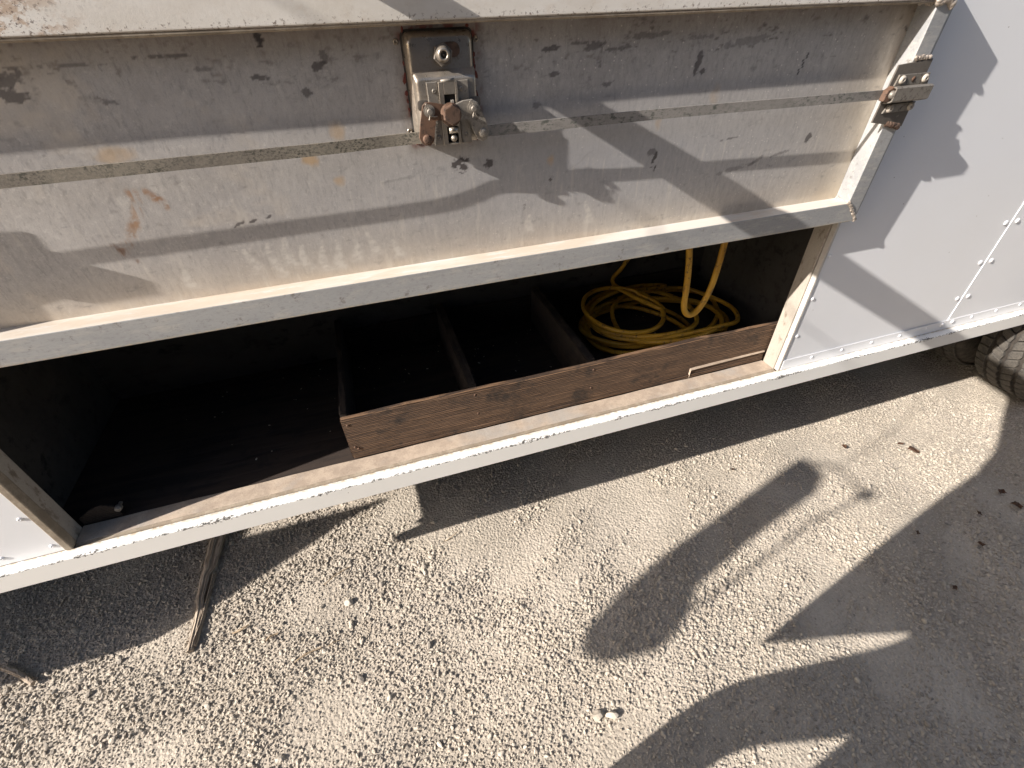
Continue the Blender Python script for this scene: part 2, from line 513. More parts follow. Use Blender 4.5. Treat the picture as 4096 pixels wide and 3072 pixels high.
def build_ground():
    xs = np.concatenate([np.linspace(-60, -4.2, 12), np.linspace(-4, 6, 251), np.linspace(6.3, 60, 12)])
    ys = np.concatenate([np.linspace(-60, -4.2, 12), np.linspace(-4, 3, 176), np.linspace(3.3, 60, 12)])
    X, Y = np.meshgrid(xs, ys)
    Z = ground_h(X, Y)
    v = np.stack([X.ravel(), Y.ravel(), Z.ravel()], 1)
    nx, ny = len(xs), len(ys)
    i = np.arange((nx - 1) * (ny - 1))
    r, c = i // (nx - 1), i % (nx - 1)
    a = r * nx + c
    f = np.stack([a, a + 1, a + nx + 1, a + nx], 1)
    o = obj("ground", (v.tolist(), [], f.tolist()), M['ground'], smooth=True)
    tag(o, "pale dusty gravel yard surface under the truck", None, None, "structure")
build_ground()

def stone_mesh(i):
    bm = bmesh.new()
    bmesh.ops.create_icosphere(bm, subdivisions=2, radius=1.0)
    r_ = random.Random(100 + i)
    # chip flat facets off
    for _ in range(7):
        n = Vector((r_.uniform(-1, 1), r_.uniform(-1, 1), r_.uniform(-1, 1))).normalized()
        d = r_.uniform(0.55, 0.85)
        for v in bm.verts:
            q = v.co.dot(n) - d
            if q > 0: v.co -= n * q * 0.92
    sx, sy, sz = r_.uniform(0.8, 1.35), r_.uniform(0.75, 1.0), r_.uniform(0.5, 0.8)
    for v in bm.verts:
        v.co = Vector((v.co.x * sx, v.co.y * sy, v.co.z * sz))
    me = bpy.data.meshes.new("pebble")
    bm.to_mesh(me); bm.free()
    me.materials.append(M['stone'])
    return bpy.data.objects.new("pebble", me)

def build_gravel():
    src = bpy.data.collections.new("pebble_shapes")
    for i in range(12):
        src.objects.link(stone_mesh(i))
    def field(x0, x1, y0, y1, sp, smin, smax, seed):
        g = np.random.default_rng(seed)
        X, Y = np.meshgrid(np.arange(x0, x1, sp), np.arange(y0, y1, sp))
        X = X.ravel() + g.uniform(-.5, .5, X.size) * sp
        Y = Y.ravel() + g.uniform(-.5, .5, Y.size) * sp
        # patches where dust has buried the stones
        p = (np.sin(X * 3.1 + 1.3 * np.sin(Y * 4.2)) + np.sin(Y * 5.3 + 2 * np.sin(X * 2.2 + 1)) + 0.7 * np.sin(X * 11 + Y * 7) + 0.5 * np.sin(X * 23 - Y * 31))
        s = smin + (smax - smin) * g.random(X.size) ** 2.6 * np.where(g.random(X.size) > 0.98, 2.0, 1.0)
        p2 = np.sin(X * 8.3 + 2.1 * np.sin(Y * 6.1 + 1)) * np.sin(Y * 9.7 + 1.7 * np.sin(X * 5.2))
        buried = np.clip(np.maximum((p - 0.5) / 1.5, (p2 - 0.35) / 0.9), 0, 1)
        keep = g.random(X.size) > buried * 0.5
        under = np.clip((Y - 0.10) / 0.25, 0, 1)
        big = 1 + 0.28 * np.sin(X * 1.7 + 2.0 + np.sin(Y * 2.1)) * np.sin(Y * 2.9 + 0.5 + np.sin(X * 1.3))
        s = s * (1 - 0.30 * buried) * (1 - 0.15 * under) * big
        z = ground_h(X, Y) + s * (0.16 - 0.62 * buried) + g.uniform(-.0012, .0018, X.size)
        return [a[keep] for a in (X, Y, z, s)]
    A = field(-2.0, 3.4, -1.45, 0.9, 0.0080, 0.0027, 0.0074, 1)
    B = field(-2.0, 3.4, -1.45, 0.9, 0.0130, 0.0016, 0.0034, 2)
    Cc = field(-4.0, 6.0, -4.0, 2.6, 0.050, 0.0070, 0.0140, 3)
    out_ = (Cc[0] < -2.0) | (Cc[0] > 3.4) | (Cc[1] < -1.45) | (Cc[1] > 0.9)
    Cc = [a_[out_] for a_ in Cc]
    X, Y, Z, S_ = [np.concatenate(t) for t in zip(A, B, Cc)]
    n = X.size
    me = bpy.data.meshes.new("gravel")
    me.vertices.add(n)
    me.vertices.foreach_set('co', np.stack([X, Y, Z], 1).astype(np.float32).ravel())
    g = np.random.default_rng(9)
    rot = np.stack([g.normal(0, .45, n), g.normal(0, .45, n), g.uniform(0, 6.28, n)], 1).astype(np.float32)
    scl = (S_[:, None] * np.stack([g.uniform(.85, 1.15, n), g.uniform(.85, 1.15, n), g.uniform(.85, 1.25, n)], 1)).astype(np.float32)
    at = me.attributes.new("rot", 'FLOAT_VECTOR', 'POINT'); at.data.foreach_set('vector', rot.ravel())
    at = me.attributes.new("scl", 'FLOAT_VECTOR', 'POINT'); at.data.foreach_set('vector', scl.ravel())
    at = me.attributes.new("idx", 'INT', 'POINT'); at.data.foreach_set('value', g.integers(0, 12, n).astype(np.int32))
    me.materials.append(M['stone'])
    o = bpy.data.objects.new("gravel", me)
    COL.objects.link(o)
    ng = bpy.data.node_groups.new("scatter_pebbles", 'GeometryNodeTree')
    ng.interface.new_socket("Geometry", in_out='INPUT', socket_type='NodeSocketGeometry')
    ng.interface.new_socket("Geometry", in_out='OUTPUT', socket_type='NodeSocketGeometry')
    gi = ng.nodes.new('NodeGroupInput'); go = ng.nodes.new('NodeGroupOutput')
    m2p = ng.nodes.new('GeometryNodeMeshToPoints')
    ci = ng.nodes.new('GeometryNodeCollectionInfo')
    ci.inputs['Collection'].default_value = src
    ci.inputs['Separate Children'].default_value = True
    ci.inputs['Reset Children'].default_value = True
    ip = ng.nodes.new('GeometryNodeInstanceOnPoints')
    ip.inputs['Pick Instance'].default_value = True
    def na(nm, ty):
        a_ = ng.nodes.new('GeometryNodeInputNamedAttribute'); a_.data_type = ty
        a_.inputs['Name'].default_value = nm
        return [s_ for s_ in a_.outputs if s_.enabled and s_.name == 'Attribute'][0]
    L_ = ng.links.new
    L_(gi.outputs[0], m2p.inputs['Mesh'])
    L_(m2p.outputs[0], ip.inputs['Points'])
    L_(ci.outputs[0], ip.inputs['Instance'])
    L_(na('idx', 'INT'), ip.inputs['Instance Index'])
    e2r = ng.nodes.new('FunctionNodeEulerToRotation')
    L_(na('rot', 'FLOAT_VECTOR'), e2r.inputs[0])
    L_(e2r.outputs[0], ip.inputs['Rotation'])
    L_(na('scl', 'FLOAT_VECTOR'), ip.inputs['Scale'])
    L_(ip.outputs[0], go.inputs[0])
    md = o.modifiers.new("scatter", 'NODES'); md.node_group = ng
    tag(o, "loose pale crushed limestone gravel covering the yard", "gravel", None, "stuff")
build_gravel()

# ------------------------------------------------------------------ truck body
truck = empty("box_truck", (0, 0, 0), size=0.5)
tag(truck, "white riveted box truck with its lower side compartment standing open", "truck")

TOP = 2.75
def body():
    # side sheets: left of the opening, right of the opening, lapped second sheet, header behind the door
    bm = bmesh.new(); prism(bm, [(-0.930, 0.4993), (-0.782, 0.4993), (-0.782, TOP), (-3.6, TOP), (-3.6, 1.2), (-2.2, 1.2), (-1.95, 1.10), (-1.58, 0.955), (-1.30, 0.80), (-1.19, 0.71), (-1.09, 0.61), (-1.01, 0.535)], 0.0, 0.0025)
    obj("side_panel", bm, M['white'], truck)
    bm = bmesh.new(); box(bm, 1.121, 1.803, 0.0, 0.002, 0.4993, TOP); obj("side_panel", bm, M['white'], truck)
    bm = bmesh.new()
    arch = [(2.68 + 0.46 * math.cos(a), 0.45 + 0.52 * math.sin(a)) for a in np.linspace(PI - 0.05, 0.05, 14)]
    prism(bm, [(1.799, 0.4993), (2.225, 0.4993)] + arch[1:-1] + [(3.14, 0.4993), (4.8, 0.4993), (4.8, TOP), (1.799, TOP)], -0.0018, 0.0)
    obj("side_panel", bm, M['white'], truck)
    bm = bmesh.new(); box(bm, -0.782, 1.121, 0.013, 0.016, 0.985, TOP); obj("side_panel", bm, M['white'], truck)
    # sill rail: box section standing proud of the sheet
    bm = bmesh.new(); box(bm, -0.93, 2.22, -0.0285, 0.0, 0.4465, 0.4985, 0.0012, 2)
    obj("sill_rail", bm, M['sill'], truck)
    # flange of the rail lying over the foot of the sheets
    bm = bmesh.new(); box(bm, 1.123, 2.22, -0.0036, -0.0019, 0.500, 0.5368, 0.0005)
    obj("rail_flange", bm, M['white'], truck)
    # roof, far side, ends, deck
    bm = bmesh.new(); box(bm, -3.6, 4.8, 0.0, 2.3, TOP + .002, TOP + 0.06, 0.01); obj("roof", bm, M['white'], truck)
    bm = bmesh.new(); box(bm, -3.6, 4.8, 2.297, 2.3, 0.45, TOP); obj("side_panel", bm, M['white'], truck)
    bm = bmesh.new(); box(bm, 4.8, 4.81, 0, 2.3, 0.95, TOP); obj("rear_panel", bm, M['white'], truck)
    bm = bmesh.new(); box(bm, -3.61, -3.6, 0, 2.3, 0.6, TOP); obj("front_panel", bm, M['white'], truck)
    bm = bmesh.new(); box(bm, -3.59, 4.79, 0.02, 2.29, 1.06, 1.10); obj("deck", bm, M['black'], truck)
    bm = bmesh.new()
    box(bm, -3.3, 4.7, 0.62, 0.72, 0.72, 0.96); box(bm, -3.3, 4.7, 1.55, 1.65, 0.72, 0.96)
    obj("chassis_rail", bm, M['black'], truck)
body()

def compartment():
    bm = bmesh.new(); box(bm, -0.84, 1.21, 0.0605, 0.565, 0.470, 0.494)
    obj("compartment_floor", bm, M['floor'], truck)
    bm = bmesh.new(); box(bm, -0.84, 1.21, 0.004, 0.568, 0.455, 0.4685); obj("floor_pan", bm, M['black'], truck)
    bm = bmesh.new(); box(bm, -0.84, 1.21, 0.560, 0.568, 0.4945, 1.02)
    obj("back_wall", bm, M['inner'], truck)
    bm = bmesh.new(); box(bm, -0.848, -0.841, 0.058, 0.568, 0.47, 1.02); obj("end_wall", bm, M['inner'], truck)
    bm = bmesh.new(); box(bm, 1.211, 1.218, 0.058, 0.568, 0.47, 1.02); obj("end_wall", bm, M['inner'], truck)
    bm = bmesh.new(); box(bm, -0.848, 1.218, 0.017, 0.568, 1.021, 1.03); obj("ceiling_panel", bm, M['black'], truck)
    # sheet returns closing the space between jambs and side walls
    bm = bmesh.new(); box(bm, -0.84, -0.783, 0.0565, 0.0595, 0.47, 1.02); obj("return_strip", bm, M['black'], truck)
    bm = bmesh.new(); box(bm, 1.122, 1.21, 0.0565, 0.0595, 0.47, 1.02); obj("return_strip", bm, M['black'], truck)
    # frame round the opening
    bm = bmesh.new(); box(bm, 1.109, 1.1205, 0.012, 0.056, 0.4955, 1.015, 0.0015, 2); obj("opening_jamb", bm, M['jamb'], truck)
    bm = bmesh.new(); box(bm, 1.1125, 1.1206, -0.003, 0.0115, 0.499, 1.0, 0.0015, 2); obj("seal_strip", bm, M['sealw'], truck)
    bm = bmesh.new(); box(bm, -0.782, -0.7705, 0.018, 0.0565, 0.4955, 1.015, 0.0015, 2); obj("opening_jamb", bm, M['jamb'], truck)
    bm = bmesh.new(); box(bm, -0.7815, -0.7665, -0.004, 0.0175, 0.4992, 1.0, 0.002, 2); obj("seal_strip", bm, M['groove'], truck)
    # threshold: shallow channel behind the rail, then the dusty inner ledge
    bm = bmesh.new()
    n = 60
    prof = [(0.0002, 0.4983), (0.0015, 0.4968), (0.0035, 0.4962), (0.010, 0.4964), (0.0118, 0.4985)]
    rows = []
    for i in range(n + 1):
        x = -0.768 + (1.1124 + 0.768) * i / n
        rows.append([bm.verts.new((x, p[0], p[1] + 0.0003 * math.sin(i * 1.7 + p[0] * 400))) for p in prof])
    for i in range(n):
        for j in range(len(prof) - 1):
            bm.faces.new((rows[i][j], rows[i][j + 1], rows[i + 1][j + 1], rows[i + 1][j]))
    obj("threshold_channel", bm, M['groove'], truck, True)
    bm = bmesh.new(); box(bm, -0.7698, 1.1088, 0.0121, 0.0600, 0.488, 0.4992, 0.0018, 2)
    bmesh.ops.subdivide_edges(bm, edges=[e for e in bm.edges if abs(e.verts[0].co.x - e.verts[1].co.x) > 1], cuts=60)
    for v in bm.verts:
        if v.co.z > 0.4985: v.co.z += 0.0006 * math.sin(v.co.x * 19) + 0.0004 * math.sin(v.co.x * 57 + 1)
    obj("threshold_ledge", bm, M['dusty'], truck)
    # folded angle standing on the ledge at the right end
    bm = bmesh.new()
    F = [(0.829, 0.500), (0.829, 0.548), (1.1085, 0.553), (1.1085, 0.500)]
    G = [(0.840, 0.500), (0.841, 0.5270), (1.1085, 0.5315), (1.1085, 0.500)]
    yb, yf = 0.0745, 0.0600
    a = [bm.verts.new((p[0], yb, p[1])) for p in F]
    b = [bm.verts.new((p[0], yf, p[1])) for p in G]
    c = [bm.verts.new((p[0], yf + 0.006, p[1] - (0.003 if i in (1, 2) else 0))) for i, p in enumerate(G)]
    for i in range(3): bm.faces.new((a[i], a[i + 1], b[i + 1], b[i]))
    for i in range(3): bm.faces.new((b[i], b[i + 1], c[i + 1], c[i]))
    bmesh.ops.bevel(bm, geom=[e for e in bm.edges if not e.is_boundary], offset=0.0008, segments=2, affect='EDGES')
    o = obj("angle_bracket", bm, M['dustyb'], truck)
    bm = bmesh.new(); box(bm, 0.850, 1.107, 0.0665, 0.0735, 0.4995, 0.5315); obj("bracket_core", bm, M['wood'], truck)
    # folded tab with a bolt in the lower left corner
    bm = bmesh.new()
    prism(bm, [(-0.768, 0.499), (-0.690, 0.499), (-0.690, 0.533), (-0.715, 0.546), (-0.738, 0.540), (-0.768, 0.520)], 0.062, 0.066, 0.0008)
    o = obj("corner_tab", bm, M['woody'], truck)
    bm = bmesh.new(); lathe(bm, [(0.0001, -0.012), (0.006, -0.011), (0.0075, -0.006), (0.0075, 0.0), (0.004, 0.001), (0.004, 0.012)], 12, c=(0, 0, 0))
    obj("bolt", bm, M['steel2'], truck, True, (-0.682, 0.062, 0.530))
compartment()

def rivet_mesh(name, r, h, mat, parent, loc, hole=0.3):
    bm = bmesh.new()
    prof = [(r * 1.0, 0.0), (r * 1.0, -h * 0.25), (r * 0.86, -h * 0.72), (r * 0.6, -h), (r * (hole + .08), -h * 1.0), (r * hole, -h * 0.9), (r * hole * 0.9, -h * 0.35), (0.00005, -h * 0.3)]
    lathe(bm, prof, 20)
    return obj(name, bm, mat, parent, True, loc)

rv = rivet_mesh("rivet", 0.0052, 0.0026, M['white'], truck, (1.133, 0.0, 0.870))
for x, z in [(1.136, 0.744), (1.137, 0.621), (1.139, 0.522), (1.134, 0.99), (1.134, 1.11), (1.134, 1.23)]:
    share(rv, truck, (x, -0.0002, z))
for x, z in [(1.232, .524), (1.351, .523), (1.472, .523), (1.592, .522), (1.709, .523), (1.913, .526), (2.03, .527), (2.147, .528)]:
    share(rv, truck, (x, -0.0036, z), (0, random.uniform(0, 6), 0))
for x, z in [(-.798, .619), (-.796, .521), (-.887, .521), (-.798, .72), (-.798, .82)]:
    share(rv, truck, (x, -0.0002, z), (0, random.uniform(0, 6), 0))
rb = rivet_mesh("rivet", 0.0072, 0.0038, M['white'], truck, (1.777, -0.0001, 0.869), 0.12)
for x, z in [(1.7765, .746), (1.777, .621), (1.7775, .993), (1.7775, 1.117), (1.778, 1.24)]:
    share(rb, truck, (x, -0.0001, z))
for x, z in [(1.821, .870), (1.821, .746), (1.822, .623), (1.821, .994), (1.821, 1.118), (1.82, 1.241)]:
    share(rb, truck, (x, -0.0019, z))
share(rb, truck, (1.778, -0.0036, .523)); share(rb, truck, (1.823, -0.0037, .526))

# ------------------------------------------------------------------ wheels
def wheel(cx, cy0, cy1, R, cz, blocks=True):
    wdt = cy1 - cy0
    root = empty("wheel", (cx, cy0, cz), parent=truck)
    bm = bmesh.new()
    ri = R - 0.013
    sh = 0.030
    prof = [(R * 0.56, 0.030), (R * 0.62, 0.012), (R * 0.74, -0.004), (R * 0.86, 0.0), (ri - 0.014, sh * 0.45), (ri, sh)]
    prof += [(ri, wdt - sh)] + [(r, wdt - y) for r, y in prof[::-1][1:]]
    lathe(bm, prof, 96)
    obj("tyre", bm, M['tyre'], root, True)
    bm = bmesh.new()
    lathe(bm, [(0.0001, 0.07), (0.06, 0.065), (0.075, 0.09), (0.18, 0.10), (0.20, 0.05), (R * 0.565, 0.045), (R * 0.575, 0.03), (R * 0.575, wdt - 0.03)], 48)
    obj("rim", bm, M['white'], root, True)
    if not blocks: return root
    bm = bmesh.new(); lathe(bm, [(ri + 0.0006, sh), (ri + 0.0006, wdt - sh)], 96); obj("tread_base", bm, M['groovet'], root, True)
    y0, y1 = 0.014, wdt - 0.014
    nr = 4
    gap = 0.012
    rw = (y1 - y0 - gap * (nr - 1)) / nr
    N = 56
    step = 2 * PI / N
    rb_, rt = ri - 0.002, R + 0.001
    protos = []
    for k_ in range(nr):
        ya = y0 + k_ * (rw + gap)
        yb = ya + rw
        # six-sided block, skewed
        sk = 0.22 if k_ % 2 else -0.22
        half = 0.43
        if k_ in (0, nr - 1): pts = [(ya, -half - sk * .4), (yb - (0.004 if k_ == 0 else 0), -half + sk * .4), (yb, -0.02), (yb - (0.004 if k_ == 0 else 0), half + sk * .4), (ya, half - sk * .4)]
        else: pts = [(ya + 0.004, -half - sk), (yb - 0.004, -half + sk), (yb + 0.001, 0.0 + sk * .5), (yb - 0.004, half + sk), (ya + 0.004, half - sk), (ya - 0.001, 0.0 - sk * .5)]
        bm = bmesh.new()
        lo, hi = [], []
        for y, t in pts:
            a = t * step
            drop = 0.010 if ((k_ == 0 and y < y0 + 0.002) or (k_ == nr - 1 and y > y1 - 0.002)) else 0.0
            lo.append(bm.verts.new((rb_ * math.cos(a), y, rb_ * math.sin(a))))
            hi.append(bm.verts.new(((rt - drop) * math.cos(a), y, (rt - drop) * math.sin(a))))
        top = bm.faces.new(hi)
        n_ = len(pts)
        for i in range(n_): bm.faces.new((lo[i], lo[(i + 1) % n_], hi[(i + 1) % n_], hi[i]))
        bmesh.ops.bevel(bm, geom=list(top.edges), offset=0.0018, segments=1, affect='EDGES')
        protos.append((bm, k_))
    rest = bmesh.new()
    for bm, k_ in protos:
        bmesh.ops.recalc_face_normals(bm, faces=bm.faces[:])
        me0 = bpy.data.meshes.new("tread_block"); bm.to_mesh(me0); me0.materials.append(M['tread'])
        for i in range(N):
            ang = (i + (0.5 if k_ % 2 else 0.0)) * step
            # x = R cos(ang); rotation about y
            deg = math.degrees(ang) % 360
            seen = 165 < deg < 262
            if seen:
                o = bpy.data.objects.new("tread_block", me0)
                COL.objects.link(o)
                o.parent = root
                o.rotation_euler = (0, -ang, 0)
            else:
                t = bmesh.new(); t.from_mesh(me0)
                t.transform(Matrix.Rotation(-ang, 4, 'Y'))
                tm = bpy.data.meshes.new("tmp"); t.to_mesh(tm); t.free()
                rest.from_mesh(tm); bpy.data.meshes.remove(tm)
        bm.free()
    o = obj("tread", rest, M['tread'], root)
    o['kind'] = "stuff"
    return root
wheel(2.68, -0.125, 0.105, 0.410, 0.405)
wheel(2.68, 0.165, 0.395, 0.410, 0.405)
wheel(-2.15, 0.05, 0.28, 0.410, 0.405, False)
wheel(2.68, 1.95, 2.18, 0.410, 0.405, False)
wheel(-2.15, 1.95, 2.18, 0.410, 0.405, False)
bm = bmesh.new(); tube(bm, [(2.68, -0.02, 0.405), (2.68, 2.1, 0.405)], 0.055, 16); obj("axle", bm, M['black'], truck, True)

# mirror and added shadow-shaped plate (left of the frame, they throw shadows into it)
bm = bmesh.new()
prism(bm, [(-2.22, 1.184), (-2.20, 1.074), (-1.93, 0.804), (-1.68, 0.574), (-1.58, 0.454), (-1.54, 0.384), (-1.95, 0.394), (-3.0, 0.394), (-3.0, 1.184)], -0.10, -0.088, 0.002)
obj("shadow_plate", bm, M['white'], truck)
def yz_prism(name, pts, x0, x1, mat, parent, bev=0.004):
    bm = bmesh.new()
    a_ = [bm.verts.new((x0, p[0], p[1])) for p in pts]; b_ = [bm.verts.new((x1, p[0], p[1])) for p in pts]
    n_ = len(pts); f0 = bm.faces.new(a_); bm.faces.new(b_[::-1])
    for i in range(n_): bm.faces.new((a_[i], b_[i], b_[(i + 1) % n_], a_[(i + 1) % n_]))
    if bev: bmesh.ops.bevel(bm, geom=list(f0.edges), offset=bev, segments=2, affect='EDGES')
    return obj(name, bm, mat, parent)
yz_prism("side_mirror", [(-.70, 1.95), (-.72, 1.76), (-.742, 1.557), (-.872, 1.557), (-.846, 1.69), (-.832, 1.90), (-.79, 1.955)], -2.035, -2.005, M['mirror'], truck)
yz_prism("convex_mirror", [(-.742, 1.553), (-.775, 1.434), (-.81, 1.36), (-.85, 1.33), (-.905, 1.355), (-.955, 1.44), (-.945, 1.49), (-.905, 1.53), (-.877, 1.553)], -2.035, -2.005, M['mirror'], truck)
bm = bmesh.new()
tube(bm, spline([(-2.02, -.74, 1.955), (-2.02, -.76, 1.985), (-2.02, -.82, 2.00), (-2.02, -.90, 2.00), (-2.02, -.925, 1.94), (-2.02, -.905, 1.85), (-2.02, -.915, 1.71), (-2.02, -.92, 1.50)], 6), 0.0055, 8)
bmesh.ops.create_icosphere(bm, subdivisions=2, radius=0.022, matrix=Matrix.Translation((-2.02, -.935, 2.0)))
tube(bm, spline([(-2.04, 0.0, 2.62), (-2.03, -0.3, 2.60), (-2.02, -0.72, 2.4), (-2.02, -0.79, 2.2), (-2.02, -.80, 2.0)], 6), 0.003, 8)
obj("mirror_arm", bm, M['mirror'], truck)

# ------------------------------------------------------------------ compartment door
TH = math.atan(0.015 / 0.45)
door = empty("compartment_door", (0, -0.04, 0.9795), (TH, 0, 0), truck)
XL, XR = -0.770, 1.1145
FW = 0.0465
HT = 0.455      # height
def member(name, pts, mat, d0=0.0, d1=0.0385, bev=0.0016):
    bm = bmesh.new(); prism(bm, pts, d0, d1, bev, 2)
    return obj(name, bm, mat, door)
sx0, sx1 = XL + 0.008, XR - 0.0085
member("bottom_rail", [(XL, 0.0), (XR - 0.001, 0.0), (sx1 - FW + 0.008, FW), (XL + FW, FW)], M['frame'])
member("right_stile", [(XR - 0.0005, 0.0012), (XR - 0.0095, 0.012), (sx1, HT - FW), (sx1 - FW + 0.0085, HT - FW), (sx1 - FW + 0.0085, FW + 0.0008)], M['frame'], 0.0004)
member("left_stile", [(XL, 0.0008), (XL + FW, FW + 0.0008), (XL + FW, HT - FW), (XL, HT - FW)], M['frame'], 0.0004)
member("top_rail", [(XL, HT - FW + 0.0005), (XR, HT - FW + 0.0005), (XR, HT), (XL, HT)], M['rail'], -0.0005)
bm = bmesh.new(); box(bm, sx1 + 0.0006, XR, 0.0035, 0.040, 0.013, HT - FW - 0.001, 0.0008)
obj("outer_skin_edge", bm, M['frame'], door)
# bottom lip of the top rail, rounded bead
bm = bmesh.new(); tube(bm, [(x, 0.0035, HT - FW - 0.0012 + 0.0006 * math.sin(x * 9)) for x in np.linspace(XL + FW, sx1 - FW + 0.009, 40)], 0.0030, 8)
obj("rail_bead", bm, M['groove'], door, True)
# weld beads at the corners
def weld(pts, r, seed, mat='weld', n=26):
    r_ = random.Random(seed)
    P = spline(pts, 12)
    bm = bmesh.new()
    for p in P:
        m_ = Matrix.Translation(p + Vector((r_.uniform(-1, 1), r_.uniform(-.5, .2), r_.uniform(-1, 1))) * r * 0.35) @ Matrix.Diagonal((r_.uniform(.6, 1.2), r_.uniform(.4, .7), r_.uniform(.6, 1.2), 1))
        bmesh.ops.create_icosphere(bm, subdivisions=2, radius=r, matrix=m_)
    return obj("weld_bead", bm, M[mat], door, True)
weld([(sx1 - FW + 0.006, 0.0, FW + 0.002), (sx1 - FW + 0.020, -0.0005, 0.036), (XR - 0.012, 0.0, 0.012), (XR - 0.003, 0.001, 0.001)], 0.0042, 3)
weld([(sx1 - FW + 0.008, 0.002, FW + 0.001), (sx1 - FW + 0.009, 0.020, FW), (sx1 - FW + 0.008, 0.037, FW)], 0.0036, 4, 'frame')
weld([(XR - 0.048, 0.0, HT - FW - 0.003), (XR - 0.03, -0.002, HT - FW + 0.004), (XR - 0.012, 0.0, HT - FW - 0.006)], 0.007, 5)
weld([(XR - 0.055, 0.03, HT - FW - 0.002), (XR - 0.05, 0.01, HT - FW - 0.002)], 0.006, 6)

